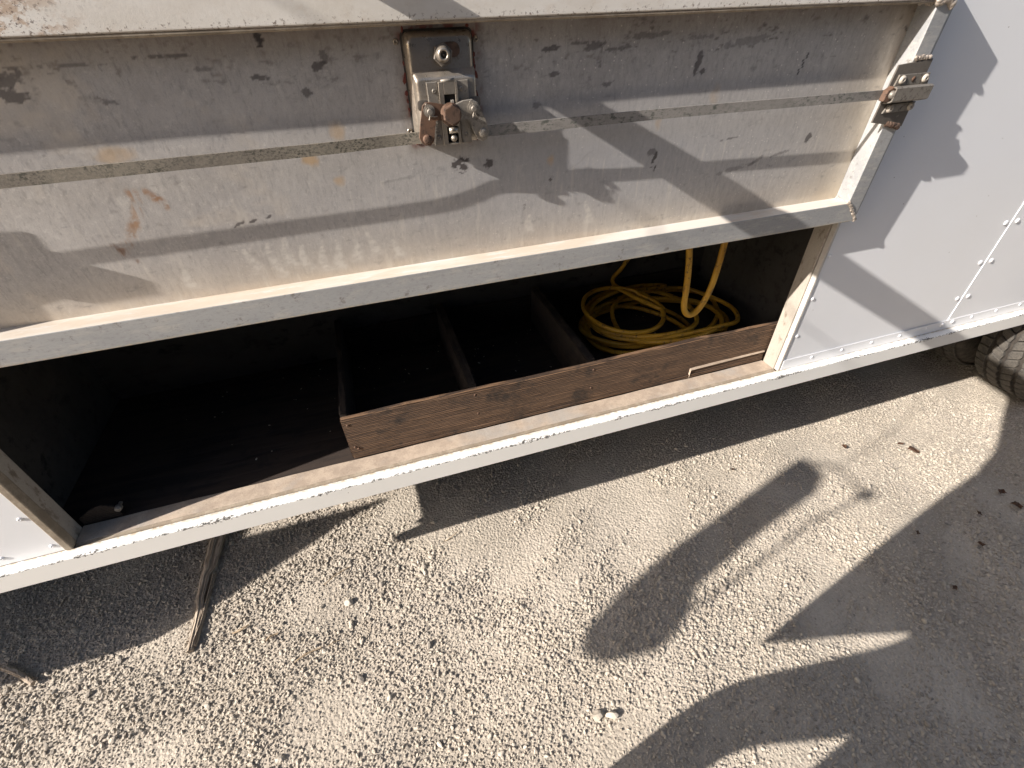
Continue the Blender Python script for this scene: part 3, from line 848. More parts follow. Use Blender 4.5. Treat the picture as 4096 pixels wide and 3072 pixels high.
# recessed sheet with its stains and tonal zones painted on the metal
def build_sheet():
    x0, x1, z0, z1 = XL + 0.004, XR - 0.006, 0.004, HT - 0.004
    nx, nz = 900, 218
    xs, zs = np.linspace(x0, x1, nx), np.linspace(z0, z1, nz)
    X, Z = np.meshgrid(xs, zs)
    g = np.random.default_rng(5)
    def vnoise(sx, sz, seed, oct_=4):
        out = np.zeros_like(X); amp = 1.0; tot = 0
        gg = np.random.default_rng(seed)
        for o_ in range(oct_):
            cx, cz = max(2, int((x1 - x0) / sx)), max(2, int((z1 - z0) / sz))
            T = gg.random((cz + 2, cx + 2))
            u = (X - x0) / (x1 - x0) * cx; v = (Z - z0) / (z1 - z0) * cz
            iu, iv = np.minimum(u.astype(int), cx), np.minimum(v.astype(int), cz)
            fu, fv = u - iu, v - iv
            fu = fu * fu * (3 - 2 * fu); fv = fv * fv * (3 - 2 * fv)
            val = T[iv, iu] * (1 - fu) * (1 - fv) + T[iv, iu + 1] * fu * (1 - fv) + T[iv + 1, iu] * (1 - fu) * fv + T[iv + 1, iu + 1] * fu * fv
            out += val * amp; tot += amp; amp *= 0.55; sx /= 2.1; sz /= 2.1
        return out / tot
    col = np.zeros(X.shape + (3,)); al = np.zeros(X.shape)
    def put(mask, c):
        nonlocal col, al
        mask = np.clip(mask, 0, 1)
        na = mask + al * (1 - mask)
        w_ = np.where(na > 1e-5, mask / np.maximum(na, 1e-5), 0)[..., None]
        col = col * (1 - w_) + np.array(c) * w_
        al = na
    N1 = vnoise(0.012, 0.012, 1); N2 = vnoise(0.05, 0.03, 2); N3 = vnoise(0.006, 0.05, 3); N4 = vnoise(0.10, 0.08, 8); N5 = vnoise(0.008, 0.004, 31, 3); N6 = vnoise(0.022, 0.008, 33, 4)
    # tan dust along the bottom, tan tone towards the right edge
    put(np.clip(1 - (Z - 0.046) / 0.085, 0, 1) ** 1.5 * (0.45 + 0.5 * N2), (0.57, 0.49, 0.39))
    put(np.clip(1 - (1.068 - X) / 0.20, 0, 1) ** 1.7 * (0.5 + 0.4 * N2), (0.60, 0.51, 0.385))
    put(np.clip((N4 - 0.52) * 4, 0, .55) * np.clip((0.25 - X) / 0.6, 0, 1), (0.66, 0.585, 0.49))
    # darker towards the top, broken dark blotches below the top rail
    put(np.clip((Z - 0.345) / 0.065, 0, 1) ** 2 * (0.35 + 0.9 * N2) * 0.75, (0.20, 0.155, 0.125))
    put(np.clip((Z - 0.30) / 0.06, 0, 1) * np.clip((N1 - 0.64) * 8, 0, 1) * np.clip((N5 - .4) * 6, 0, 1) * 0.6, (0.20, 0.17, 0.15))
    put(np.clip((Z - 0.315) / 0.04, 0, 1) * np.clip((N6 - 0.645) * 7, 0, 1) * np.clip((N5 - .42) * 6, 0, 1) * np.clip((X + .1) / .4, 0.25, 1) * 0.7, (0.13, 0.11, 0.10))
    put(np.clip((N6 - 0.66) * 8, 0, 1) * np.clip((N5 - .45) * 6, 0, 1) * 0.45, (0.19, 0.17, 0.16))
    # bluish bare zone in the middle right
    put(np.exp(-((X - 0.45) / 0.40) ** 2 - ((Z - 0.19) / 0.10) ** 2) * 0.6, (0.38, 0.385, 0.41))
    # pale drips
    for xd, zt, ln in [(-0.20, .12, .05), (-0.165, .125, .07), (-0.14, .13, .06), (-0.115, .115, .055), (-0.085, .105, .05), (-0.06, .115, .06), (-0.03, .11, .045), (0.0, .12, .05), (0.04, .10, .04), (-0.30, .10, .04), (0.30, .11, .04), (.42, .12, .05)]:
        xx = xd + 0.004 * np.sin(Z * 90 + xd * 30) + 0.06 * (zt - Z)
        wd = 0.0060 * (0.5 + 1.7 * np.clip((zt - Z) / ln, 0, 1))
        m_ = np.exp(-((X - xx) / wd) ** 4) * (Z < zt) * np.clip((Z - (zt - ln)) / 0.01, 0, 1)
        put(m_ * (0.22 + 0.50 * np.clip((N5 - .35) * 4, 0, 1)), (0.68, 0.645, 0.59))
    put(np.clip((N3 - 0.62) * 6, 0, 1) * 0.35 * (Z < 0.2), (0.69, 0.65, 0.58))
    # dark scuffs:  x, z, half width, half height, rot, strength
    S_ = [(-.084, .396, .006, .010, 0, 1.0), (-.379, .3677, .024, .009, .1, .7), (-.384, .351, .03, .007, -.1, .75), (-.297, .340, .018, .004, -.3, .55),
          (-.006, .3735, .006, .012, .2, .6), (-.015, .361, .010, .005, .3, .8), (-.040, .3313, .007, .006, .2, .7), (-.098, .3526, .012, .003, 0, .75),
          (.1762, .2143, .013, .012, -.3, .95), (.2235, .2072, .008, .007, .5, .9), (.3396, .1728, .006, .009, .1, .85), (.5467, .196, .0085, .0065, 0, .55), (.5535, .181, .0035, .014, -.32, .9), (.5595, .1685, .002, .008, -.3, .95),
          (.4054, .3663, .02, .006, .2, .6), (.42, .352, .004, .014, 0, .5), (.6116, .3378, .006, .016, -.2, .8), (.621, .322, .005, .004, 0, .8),
          (.3391, .3326, .012, .003, .2, .7), (.3337, .3665, .012, .004, .1, .75), (.38, .372, .015, .003, 0, .6), (.46, .362, .03, .003, 0.05, .6), (.289, .125, .004, .007, 0, .6),
          (-.192, .1612, .010, .0024, .35, .8), (-.172, .163, .008, .0024, .3, .85), (-.149, .1655, .006, .003, .5, .8),
          (.9184, .1897, .007, .010, -.4, .8), (.4366, .3141, .010, .004, .2, .6), (.50, .377, .04, .004, .03, .5), (-.2, .382, .03, .0025, 0, .65), (-.16, .366, .012, .004, 0, .45), (-.33, .378, .05, .002, -.02, .5),
          (.0, .345, .006, .006, 0, .35), (.07, .20, .03, .002, .1, .25), (.75, .145, .05, .004, .15, .35), (.80, .155, .02, .004, .5, .45), (.70, .36, .05, .006, .1, .4), (.6, .37, .03, .004, 0, .4), (.31, .29, .008, .006, 0, .45), (.72, .205, .018, .002, .1, .6), (.86, .165, .02, .003, .2, .5)]
    for (cx, cz, hw, hh, ro, s) in S_:
        dx, dz = X - cx, Z - cz
        a, b = dx * math.cos(ro) + dz * math.sin(ro), -dx * math.sin(ro) + dz * math.cos(ro)
        q = (np.abs(a) / hw) ** 2.2 + (np.abs(b) / hh) ** 2.2 + (N1 - 0.5) * 3.4 + (N5 - 0.5) * 3.2
        put(np.clip((1.10 - q) * 2.2, 0, 1) * s, (0.085, 0.075, 0.075))
    # crack-like line near the right end
    zz = np.clip(Z, .303, .339)
    xx = 0.836 + (zz - .303) * .27 + 0.0025 * np.sin(zz * 420) + .002 * np.sin(zz * 900)
    put(np.clip(1.6 - np.abs(X - xx) / 0.0017, 0, 1) * ((Z > .303) & (Z < .339)) * 0.95, (0.05, 0.045, 0.045))
    for (cx, cz, w_) in [(.36, .185, .002)]:
        zc = np.clip(Z, .175, .215); xc = .365 + (zc - .175) * 1.6 + .003 * np.sin(zc * 300)
        put(np.clip(1.3 - np.abs(X - xc) / .0022, 0, 1) * ((Z > .178) & (Z < .21)) * 0.3, (0.2, 0.18, 0.17))
    # rust-brown smear with a hook shape
    for (pts_, wd, s, c_) in [([(-.3117, .222), (-.316, .205), (-.333, .18), (-.352, .158), (-.3676, .140)], .007, .55, (0.36, 0.20, 0.10)),
                              ([(-.318, .224), (-.300, .222), (-.288, .212), (-.280, .200)], .006, .6, (0.33, 0.17, 0.08)),
                              ([(-.375, .152), (-.367, .140), (-.358, .124)], .004, .75, (0.22, 0.13, 0.09))]:
        for i in range(len(pts_) - 1):
            (ax, az), (bx, bz) = pts_[i], pts_[i + 1]
            L2 = (bx - ax) ** 2 + (bz - az) ** 2
            t = np.clip(((X - ax) * (bx - ax) + (Z - az) * (bz - az)) / L2, 0, 1)
            d = np.hypot(X - ax - t * (bx - ax), Z - az - t * (bz - az))
            put(np.clip(1.5 - d / wd, 0, 1) * s * np.clip((N3 - .40) * 7, 0.05, 1) * np.clip((N5 - .3) * 4, .2, 1), c_)
    for (cx, cz, r1, r2, s) in [(-.3114, .2741, .026, .014, .5), (-.0131, .280, .014, .018, .5), (-.0622, .2432, .016, .012, .75), (-.0258, .2081, .012, .010, .6), (.3402, .203, .008, .012, .6), (.66, .285, .012, .02, .3), (.55, .25, .008, .02, .3)]:
        q = ((X - cx) / r1) ** 2 + ((Z - cz) / r2) ** 2 + (N1 - .5) * 1.6
        put(np.clip(1.0 - q, 0, 1) * s, (0.56, 0.38, 0.20))
    # rust-red sealer bleeding round the latch tray, darker halo
    dxl = np.maximum(np.maximum(0.104 - X, X - 0.210), 0); dzl = np.maximum(np.maximum(0.252 - Z, Z - 0.398), 0)
    dl = np.hypot(dxl, dzl)
    put(np.clip(1 - dl / 0.02, 0, 1) * (0.3 + 0.5 * N1), (0.17, 0.13, 0.105))
    put(np.clip(1 - dl / 0.010, 0, 1) * np.clip((N1 - .5) * 10, 0, 1) * 0.9, (0.20, 0.035, 0.02))
    v = np.stack([X.ravel(), np.full(X.size, 0.0386) + 0.0006 * np.sin(X.ravel() * 7) * np.sin(Z.ravel() * 9), Z.ravel()], 1)
    i = np.arange((nx - 1) * (nz - 1)); r, c = i // (nx - 1), i % (nx - 1); a = r * nx + c
    f = np.stack([a, a + 1, a + nx + 1, a + nx], 1)
    me = bpy.data.meshes.new("door_sheet")
    me.vertices.add(len(v)); me.vertices.foreach_set('co', v.astype(np.float32).ravel())
    me.loops.add(f.size); me.loops.foreach_set('vertex_index', f.astype(np.int32).ravel())
    me.polygons.add(len(f)); me.polygons.foreach_set('loop_start', (np.arange(len(f)) * 4).astype(np.int32))
    me.polygons.foreach_set('use_smooth', np.ones(len(f), bool))
    me.update(calc_edges=True)
    at = me.attributes.new("stain", 'FLOAT_COLOR', 'POINT')
    at.data.foreach_set('color', np.concatenate([col, al[..., None]], -1).reshape(-1).astype(np.float32))
    me.materials.append(M['panel'])
    o = bpy.data.objects.new("door_sheet", me); COL.objects.link(o); o.parent = door
    bm = bmesh.new(); box(bm, XL, XR, 0.0402, 0.0425, 0.0, HT); obj("outer_skin", bm, M['white'], door)
build_sheet()

# ---- latch: pressed tray, base plates, channel, levers, bolt, pins
def rounded(x0, x1, z0, z1, r, n=5):
    out = []
    for cx, cz, a0 in ((x1 - r, z1 - r, 0), (x0 + r, z1 - r, PI / 2), (x0 + r, z0 + r, PI), (x1 - r, z0 + r, 1.5 * PI)):
        for i in range(n + 1):
            a = a0 + PI / 2 * i / n
            out.append((cx + r * math.cos(a), cz + r * math.sin(a)))
    return out
def loft(bm, loops):
    """loops: list of lists of (x,y,z); closes the last"""
    R_ = [[bm.verts.new(p) for p in L] for L in loops]
    for a, b in zip(R_, R_[1:]):
        n = len(a)
        for i in range(n): bm.faces.new((a[i], a[(i + 1) % n], b[(i + 1) % n], b[i]))
    bm.faces.new(R_[-1])
    return R_
def latch():
    # tray: two raised steps
    bm = bmesh.new()
    def ring(x0, x1, z0, z1, r, y): return [(p[0], y, p[1]) for p in rounded(x0, x1, z0, z1, r)]
    loft(bm, [ring(.1035, .2060, .2520, .3965, .009, .0384), ring(.1050, .2045, .2535, .3950, .009, .0325), ring(.1068, .2025, .2550, .3930, .010, .0260), ring(.1095, .2000, .2575, .3905, .010, .0225), ring(.112, .1975, .260, .388, .009, .0215)])
    obj("latch_tray", bm, M['steel'], door, True)
    bm = bmesh.new()
    loft(bm, [ring(.1090, .2045, .2525, .3535, .006, .0235), ring(.1100, .2035, .2530, .3490, .006, .0195), ring(.1115, .2025, .2540, .3440, .006, .0125), ring(.1135, .2005, .2560, .3415, .006, .0100), ring(.116, .198, .258, .339, .005, .0092)])
    obj("tray_step", bm, M['steel'], door, True)
    bm = bmesh.new()
    gp, gi = rounded(.1010, .2085, .2495, .3990, .010), rounded(.1040, .2055, .2525, .3960, .008)
    va = [bm.verts.new((p[0], .0381, p[1])) for p in gp]; vb = [bm.verts.new((p[0], .0372, p[1])) for p in gi]
    for i in range(len(va)): bm.faces.new((va[i], va[(i + 1) % len(va)], vb[(i + 1) % len(va)], vb[i]))
    obj("tray_gap", bm, M['black'], door)
    # dished notches pressed into the step's sides
    for xc in (.1185, .1985):
        bm = bmesh.new(); loft(bm, [ring(xc - .0085, xc + .0085, .302, .3155, .004, .0088), ring(xc - .007, xc + .007, .3035, .314, .0035, .0082)])
        obj("tray_notch", bm, M['dark'], door, True)
    # base plates left and right of the channel
    bm = bmesh.new(); prism(bm, [(.1262, .338), (.1420, .338), (.1455, .2530), (.1290, .2535)], .0055, .0088, .0006)
    obj("base_plate", bm, M['steel2'], door)
    bm = bmesh.new(); prism(bm, [(.1710, .338), (.1885, .338), (.1890, .2530), (.1735, .2530)], .0055, .0088, .0006)
    obj("base_plate", bm, M['steel2'], door)
    # raised channel with two windows
    bm = bmesh.new()
    xa, xb = .1430, .1715
    holes = [(.3050, .3215), (.2555, .2790)]
    zs = [.2530, .2555, .2790, .3050, .3215, .3375]
    yf = .0022
    def q(x0_, x1_, z0_, z1_): box(bm, x0_, x1_, yf, .0085, z0_, z1_)
    q(xa, .1505, .2531, .3375); q(.1675, xb, .2531, .3375)
    for z0_, z1_ in ((.2531, .2555), (.2790, .3050), (.3215, .3375)): q(.1505, .1675, z0_, z1_)
    bmesh.ops.bevel(bm, geom=[e for e in bm.edges], offset=0.0005, segments=1, affect='EDGES')
    obj("slide_channel", bm, M['steel'], door)
    bm = bmesh.new(); box(bm, .1500, .1680, .0086, .0090, .2550, .3220); obj("window_backing", bm, M['black'], door)
    bm = bmesh.new(); box(bm, .1600, .1650, .0030, .0088, .3045, .3140, .0006); obj("slide_tongue", bm, M['jamb'], door)
    bm = bmesh.new(); tube(bm, [(.1530, .002, .2735), (.1665, .002, .2735)], .0045, 12); obj("roller", bm, M['steel'], door, True)
    bm = bmesh.new(); lathe(bm, [(.0055, .004), (.0055, 0), (.004, -.004), (.0001, -.005)], 14); obj("stud", bm, M['steel'], door, True, (.1600, .004, .2620))
    bm = bmesh.new(); tube(bm, [(.1475, .004, .3385), (.1675, .004, .3395)], .0022, 10); obj("hinge_pin", bm, M['steel2'], door, True)
    # handle spindle, hex nut and keyed cam plate in the upper tray
    bm = bmesh.new(); prism(bm, rounded(.1560, .1830, .3650, .3835, .0085), .0190, .0214, .0006)
    obj("cam_plate", bm, M['rust'], door)
    bm = bmesh.new()
    hexa = lambda r, rot=0: [(r * math.cos(rot + PI / 3 * i), r * math.sin(rot + PI / 3 * i)) for i in range(6)]
    prism(bm, [(p[0] * 1.0, p[1]) for p in hexa(.0148, .3)], .0115, .0190, .0015); o = obj("spindle_nut", bm, M['dark'], door); o.location = (.1565, 0, .3690)
    bm = bmesh.new(); lathe(bm, [(.0105, .012), (.0105, .006), (.0088, .001), (.0072, -.001), (.0052, -.0008), (.0042, .002), (.0040, .007), (.0001, .0075)], 24)
    obj("spindle", bm, M['steel'], door, True, (.1560, 0.0035, .3700))
    bm = bmesh.new(); lathe(bm, [(.0017, .0), (.0017, -.0025), (.0001, -.003)], 10); obj("key_pin", bm, M['dark'], door, True, (.1562, .0075, .3697))
    # levers
    Lp = [(.1156, .3102), (.1206, .3142), (.1281, .3139), (.1455, .3103), (.1588, .3072), (.1565, .2858), (.143, .2891), (.1347, .2904), (.1326, .2894), (.1278, .2623), (.1218, .2568), (.1137, .2563), (.1077, .2605), (.1049, .2679), (.11, .2895)]
    Rp = [(.1595, .3082), (.177, .3137), (.1909, .3144), (.1992, .3099), (.2039, .3006), (.2111, .2838), (.2151, .2692), (.2117, .2585), (.2038, .2555), (.1957, .2599), (.1879, .2751), (.1878, .2833), (.1816, .2896), (.168, .2872), (.1585, .2856)]
    bm = bmesh.new(); prism(bm, Lp[::-1], -.0022, .0010, .0007); obj("bell_crank", bm, M['rust'], door)['label'] = "rusty brown bell crank"
    bm = bmesh.new(); prism(bm, Rp[::-1], -.0058, -.0026, .0007); obj("bell_crank", bm, M['steel2'], door)['label'] = "grey steel bell crank"
    bm = bmesh.new(); prism(bm, hexa(.0142, .45), -.0165, -.0062, .0016, 2); o = obj("hex_bolt", bm, M['rust'], door); o.location = (.1570, 0, .2975)
    bm = bmesh.new(); lathe(bm, [(.0160, -.0060), (.0160, -.0080), (.006, -.0081)], 24); obj("washer", bm, M['rust'], door, True, (.1565, .0015, .2965))
    for (x, z, y, mt) in ((.1248, .3030, -.0024, 'steel2'), (.1912, .3030, -.0060, 'steel2')):
        bm = bmesh.new(); lathe(bm, [(.0085, 0.0), (.0085, -.0012), (.0060, -.0013), (.0058, -.0024), (.0044, -.0025)], 24)
        obj("washer", bm, M['steel2'], door, False, (x, y, z))
        bm = bmesh.new(); lathe(bm, [(.0042, 0), (.0042, -.0075), (.0036, -.0083), (.0001, -.0084)], 20)
        obj("clevis_pin", bm, M['steel2'], door, False, (x, y - .0002, z))
        bm = bmesh.new()
        lp = [(x + .0005, y - .006, z - .004), (x - .001, y - .006, z + .006), (x - .0035, y - .006, z + .0105), (x - .0055, y - .006, z + .0095), (x - .0045, y - .006, z + .006), (x - .0005, y - .006, z - .003), (x - .003, y - .007, z - .0115)]
        tube(bm, spline(lp, 5), .0007, 6)
        tube(bm, spline([(x + .0005, y - .006, z - .004), (x + .004, y - .0065, z - .0065 if x < .15 else z - .011), (x + .0105, y - .0055, z - .0068 if x < .15 else z - .016)], 5), .0007, 6)
        obj("cotter_pin", bm, M['steel'], door, True)
    for (x, z, y, mt) in ((.1165, .2655, -.0024, 'rust'), (.2042, .2680, -.0060, 'steel2')):
        bm = bmesh.new(); lathe(bm, [(.0066, .0), (.0066, -.0022), (.0050, -.0042), (.0025, -.0048), (.0001, -.0048)], 18)
        obj("rod_pin", bm, M[mt], door, False, (x, y, z))
    # rivets in the plates and either side of the tray
    r1 = rivet_mesh("rivet", .0033, .0014, M['steel2'], door, (.1365, .0055, .3265), .35)
    for x, z in ((.1775, .3272), (.1372, .2645), (.1802, .2652)): share(r1, door, (x, .0055, z))
    r2 = rivet_mesh("rivet", .0042, .0022, M['steel'], door, (.0948, .0384, .3852), .5)
    for x, z in ((.2062 + .0065, .3842), (.0965, .2705), (.2155, .2700)): share(r2, door, (x, .0384, z))
    # stamped number on the left base plate
    cu = bpy.data.curves.new("stamped_number", 'FONT'); cu.body = "72-12"; cu.size = .0085; cu.extrude = .0001
    t = bpy.data.objects.new("stamped_number", cu); COL.objects.link(t); t.parent = door
    cu.materials.append(M['dark'])
    tm = bpy.data.meshes.new_from_object(t)
    bpy.data.objects.remove(t)
    t = bpy.data.objects.new("stamped_number", tm); COL.objects.link(t); t.parent = door
    t.rotation_euler = (PI / 2, PI / 2, 0); t.location = (.1325, .0053, .2900)
    # rust red sealer round the tray
    bm = bmesh.new(); r_ = random.Random(4)
    loop = rounded(.1015, .2085, .2500, .3990, .010, 10)
    for i, (x, z) in enumerate(loop + [(.1018, z_) for z_ in np.linspace(.30, .36, 16)] + [(.2086, z_) for z_ in np.linspace(.29, .365, 20)] + [(x_, .2500) for x_ in np.linspace(.11, .20, 34)]):
        if r_.random() < (0.62 if z < .37 else .15):
            m_ = Matrix.Translation((x + r_.uniform(-.0018, .0018), .0383, z + r_.uniform(-.002, .002))) @ Matrix.Rotation(r_.uniform(-.4, .4), 4, 'Y') @ Matrix.Diagonal((r_.uniform(.5, 1.3), .35, r_.uniform(.8, 2.6) if (x < .105 or x > .205) else r_.uniform(.5, 1.0), 1))
            bmesh.ops.create_icosphere(bm, subdivisions=1, radius=.0026, matrix=m_)
    o = obj("sealer", bm, M['sealer'], door); o['kind'] = "stuff"
latch()

# ---- lock rods and their guides
def strip(path, wid, th):
    bm = bmesh.new()
    rows = []
    for x, y, z in path:
        rows.append([bm.verts.new(p) for p in ((x, y, z - wid / 2), (x, y, z + wid / 2), (x, y + th, z + wid / 2), (x, y + th, z - wid / 2))])
    for a, b in zip(rows, rows[1:]):
        for i in range(4): bm.faces.new((a[i], a[(i + 1) % 4], b[(i + 1) % 4], b[i]))
    bm.faces.new(rows[0]); bm.faces.new(rows[-1][::-1])
    bmesh.ops.bevel(bm, geom=[e for e in bm.edges if abs(e.verts[0].co.x - e.verts[1].co.x) > .004], offset=.0005, segments=1, affect='EDGES')
    return bm
def rods():
    w_ = .0162
    lp = spline([(-.700, -.002, .2635), (-.43, -.002, .2645), (-.1, .000, .2650), (.0, .003, .2650), (.070, .0065, .2660), (.1165, .0035, .2665)], 8)
    obj("lock_rod", strip(lp, w_, .0032), M['rod'], door)
    rp = spline([(.2040, .0035, .2680), (.2266, .0065, .2668), (.32, .003, .2675), (.5566, -.0005, .2685), (.85, -.003, .2665), (1.0420, -.0035, .2650)], 8)
    obj("lock_rod", strip(rp, w_, .0032), M['rod2'], door)
    for s in (1, -1):
        mx = (lambda x: x) if s == 1 else (lambda x: (XL + XR) - x)
        P = lambda pts: [(mx(p[0]), p[1]) for p in pts]
        bm = bmesh.new(); prism(bm, P([(1.0325, .3135), (1.1150, .3200), (1.1150, .2020), (1.0265, .2155)]), -.0032, -.0004, .0006)
        obj("backing_plate", bm, M['dark'], door)
        bm = bmesh.new(); prism(bm, P([(1.0427, .2975), (1.1215, .2975), (1.1270, .2785), (1.0400, .2790)]), -.0062, -.0034, .0006)
        prism(bm, P([(1.0477, .2469), (1.1188, .2480), (1.1142, .2325), (1.0401, .2315)]), -.0062, -.0034, .0006)
        # raised bridge of the guide
        X0, X1 = 1.0300, 1.1240
        sec = [(-.0050, .2785), (-.0190, .2800), (-.0225, .2775), (-.0225, .2560), (-.0190, .2532), (-.0050, .2490)]
        inn = [(-.0050, .2760), (-.0175, .2778), (-.0200, .2760), (-.0200, .2575), (-.0175, .2552), (-.0050, .2515)]
        for a_, b_ in zip(range(5), range(1, 6)):
            vs = []
            for (x, S2) in ((X0, sec), (X1, sec), (X1, inn), (X0, inn)):
                vs.append([bm.verts.new((mx(x), S2[a_][0], S2[a_][1])), bm.verts.new((mx(x), S2[b_][0], S2[b_][1]))])
            for i in range(4): bm.faces.new((vs[i][0], vs[i][1], vs[(i + 1) % 4][1], vs[(i + 1) % 4][0]))
            bm.faces.new((vs[0][0], vs[1][0], vs[2][0], vs[3][0])); bm.faces.new((vs[0][1], vs[1][1], vs[2][1], vs[3][1]))
        bmesh.ops.remove_doubles(bm, verts=bm.verts[:], dist=1e-5)
        obj("rod_guide", bm, M['guide'], door)
        # rod tip: loop end with its bolt, sprung latch tongue
        bm = bmesh.new(); prism(bm, P([(1.018, .2735), (1.030, .2800), (1.043, .2770), (1.040, .2600), (1.028, .2530), (1.016, .2560)]), -.0150, -.0045, .001)
        obj("rod_end", bm, M['rust'], door)
        bm = bmesh.new(); lathe(bm, [(.0075, .0), (.0072, -.004), (.0052, -.0066), (.0001, -.0075)], 16)
        obj("rod_end_bolt", bm, M['guide'], door, True, (mx(1.031), -.0148, .2665))
        rr = rivet_mesh("rivet", .0075, .0045, M['jamb'], door, (mx(1.0530), -.0062, .2890), .28)
        for x, z in ((1.1125, .2885), (1.0540, .2395), (1.1085, .2400)): share(rr, door, (mx(x), -.0062, z))
        bm = bmesh.new(); lathe(bm, [(.0048, 0), (.0046, -.0006), (.0001, -.0007)], 14); obj("screw_hole", bm, M['rust'], door, True, (mx(1.083), -.0062, .2885))
        if s == 1:
            weld([(1.070, -.002, .322), (1.085, -.002, .3225), (1.104, -.003, .3235)], .0040, 11)
            weld([(1.070, -.001, .2115), (1.085, -.004, .2075), (1.104, -.003, .2030)], .0052, 12, 'rust')
rods()

# ------------------------------------------------------------------ divided wooden tray
tray = empty("divided_tray", (0.47, 0.3, 0.494))
tag(tray, "old dark wooden divided tray standing on the compartment floor", "tray")
def board(name, x0, x1, y0, y1, z0, z1, mat, seed, axis=0, wob=0.0025, cuts=24):
    bm = bmesh.new(); box(bm, x0, x1, y0, y1, z0, z1)
    bmesh.ops.subdivide_edges(bm, edges=[e for e in bm.edges if abs((e.verts[0].co - e.verts[1].co)[axis]) > 0.2], cuts=cuts)
    r_ = random.Random(seed)
    ph = r_.uniform(0, 9)
    for v in bm.verts:
        t = v.co[axis]
        if v.co.z > (z0 + z1) / 2: v.co.z += wob * (math.sin(t * 9 + ph) + 0.5 * math.sin(t * 31 + ph) + 0.25 * math.sin(t * 83))
        else: v.co.z += 0
        v.co[1 - axis] += 0.0007 * math.sin(t * 13 + ph * 2)
    bmesh.ops.bevel(bm, geom=[e for e in bm.edges if len(e.link_faces) == 2 and e.calc_face_angle(0) > 0.9], offset=0.0022, segments=2, affect='EDGES')
    jitter(bm, 0.0004, seed)
    for v in bm.verts: v.co -= tray.location
    return obj(name, bm, mat, tray)
board("front_board", -0.164, 1.185, 0.0640, 0.0795, 0.4985, 0.6335, M['wood'], 1)
bm = bmesh.new(); box(bm, -0.160 - 0.47, 1.18 - 0.47, 0.0615 - 0.3, 0.0637 - 0.3, 0.0050, 0.0165, 0.001)
jitter(bm, .0006, 2)
obj("bottom_batten", bm, M['wood'], tray)
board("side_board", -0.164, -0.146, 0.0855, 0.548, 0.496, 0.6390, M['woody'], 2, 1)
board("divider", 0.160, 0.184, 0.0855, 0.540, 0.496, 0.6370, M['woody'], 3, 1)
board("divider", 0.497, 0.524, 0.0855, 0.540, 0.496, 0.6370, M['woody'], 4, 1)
board("back_board", -0.146, 1.185, 0.5402, 0.556, 0.496, 0.600, M['floor'], 5)
board("bottom_board", -0.146, 1.185, 0.100, 0.5385, 0.4962, 0.5040, M['floor'], 6, 0, 0.0005)
# nails in the front board
bm = bmesh.new(); lathe(bm, [(.0034, 0), (.0034, -.0007), (.0001, -.0011)], 10)
nl = obj("nail", bm, M['rust'], tray, True, (-0.151 - .47, .0637 - .3, .614 - .494))
for x, z in ((-.150, .528), (-.143, .520), (.172, .610), (.176, .545), (.510, .604), (.507, .540)): share(nl, tray, (x - .47, .0635 - .3, z + .010 - .494))

# ------------------------------------------------------------------ hoses
def hose_coil():
    r_ = random.Random(12)
    pts = []
    z0 = 0.512
    turns = 7.0
    per = 12
    n = int(turns * per)
    for i in range(n + 1):
        t = i / per
        a = -2 * PI * t + 0.9
        T_ = [(.80, .33, .19, .200), (.90, .31, .24, .190), (.765, .31, .165, .165), (.90, .37, .25, .140), (.83, .29, .235, .185), (.945, .30, .195, .195), (.79, .325, .205, .170), (.86, .33, .20, .16), (.86, .33, .20, .16)]
        k_ = int(t)
        f = t - k_
        f = f * f * (3 - 2 * f)
        q_ = [T_[k_][j] * (1 - f) + T_[k_ + 1][j] * f for j in range(4)]
        wob = 1 + 0.05 * math.sin(a * 3 + k_ * 1.9)
        X = q_[0] + q_[2] * wob * math.cos(a) + r_.uniform(-.004, .004)
        Y = q_[1] + q_[3] * wob * math.sin(a) + r_.uniform(-.004, .004)
        Y = min(max(Y, 0.0915), 0.528)
        wf = min(1, max(0, (0.21 - Y) / 0.11)); wf = wf * wf * (3 - 2 * wf)
        Z = (z0 + 0.0115 * t + r_.uniform(0, .006)) * (1 - wf) + (0.592 + 0.0055 * t) * wf
        X = max(X, 0.545); X = min(X, 1.165)
        pts.append((X, Y, Z))
    # small inner loop on the left
    for a in np.linspace(0, 2 * PI * 1.15, 12):
        pts.append((0.745 + 0.125 * math.cos(0.6 - a), 0.335 + 0.150 * math.sin(0.6 - a), z0 + 0.0130 * turns + 0.01))
    # tail climbs the back wall
    pts += [(0.80, 0.50, z0 + .10), (0.845, 0.530, 0.66), (0.90, 0.535, 0.74), (0.915, 0.53, 0.86), (0.92, 0.525, 1.0)]
    bm = bmesh.new(); tube(bm, spline(pts, 5), 0.0075, 10)
    o = obj("hose_coil", bm, M['hose'], None, True)
    tag(o, "yellow hose lying in a loose dirty coil inside the wooden tray", "hose")
hose_coil()
pts = [(0.775, 0.160, 1.018), (0.790, 0.140, 0.93), (0.798, 0.125, 0.85), (0.800, 0.115, 0.78), (0.800, 0.110, 0.735), (0.812, 0.108, 0.706), (0.833, 0.108, 0.698), (0.857, 0.110, 0.715), (0.880, 0.114, 0.765), (0.892, 0.120, 0.83), (0.902, 0.130, 0.90), (0.912, 0.145, 0.96), (0.92, 0.16, 1.018)]
bm = bmesh.new(); tube(bm, spline(pts, 8), 0.0085, 12)
o = obj("hanging_hose", bm, M['hose'], None, True)
tag(o, "yellow hose hanging in a U loop from the compartment ceiling", "hose")

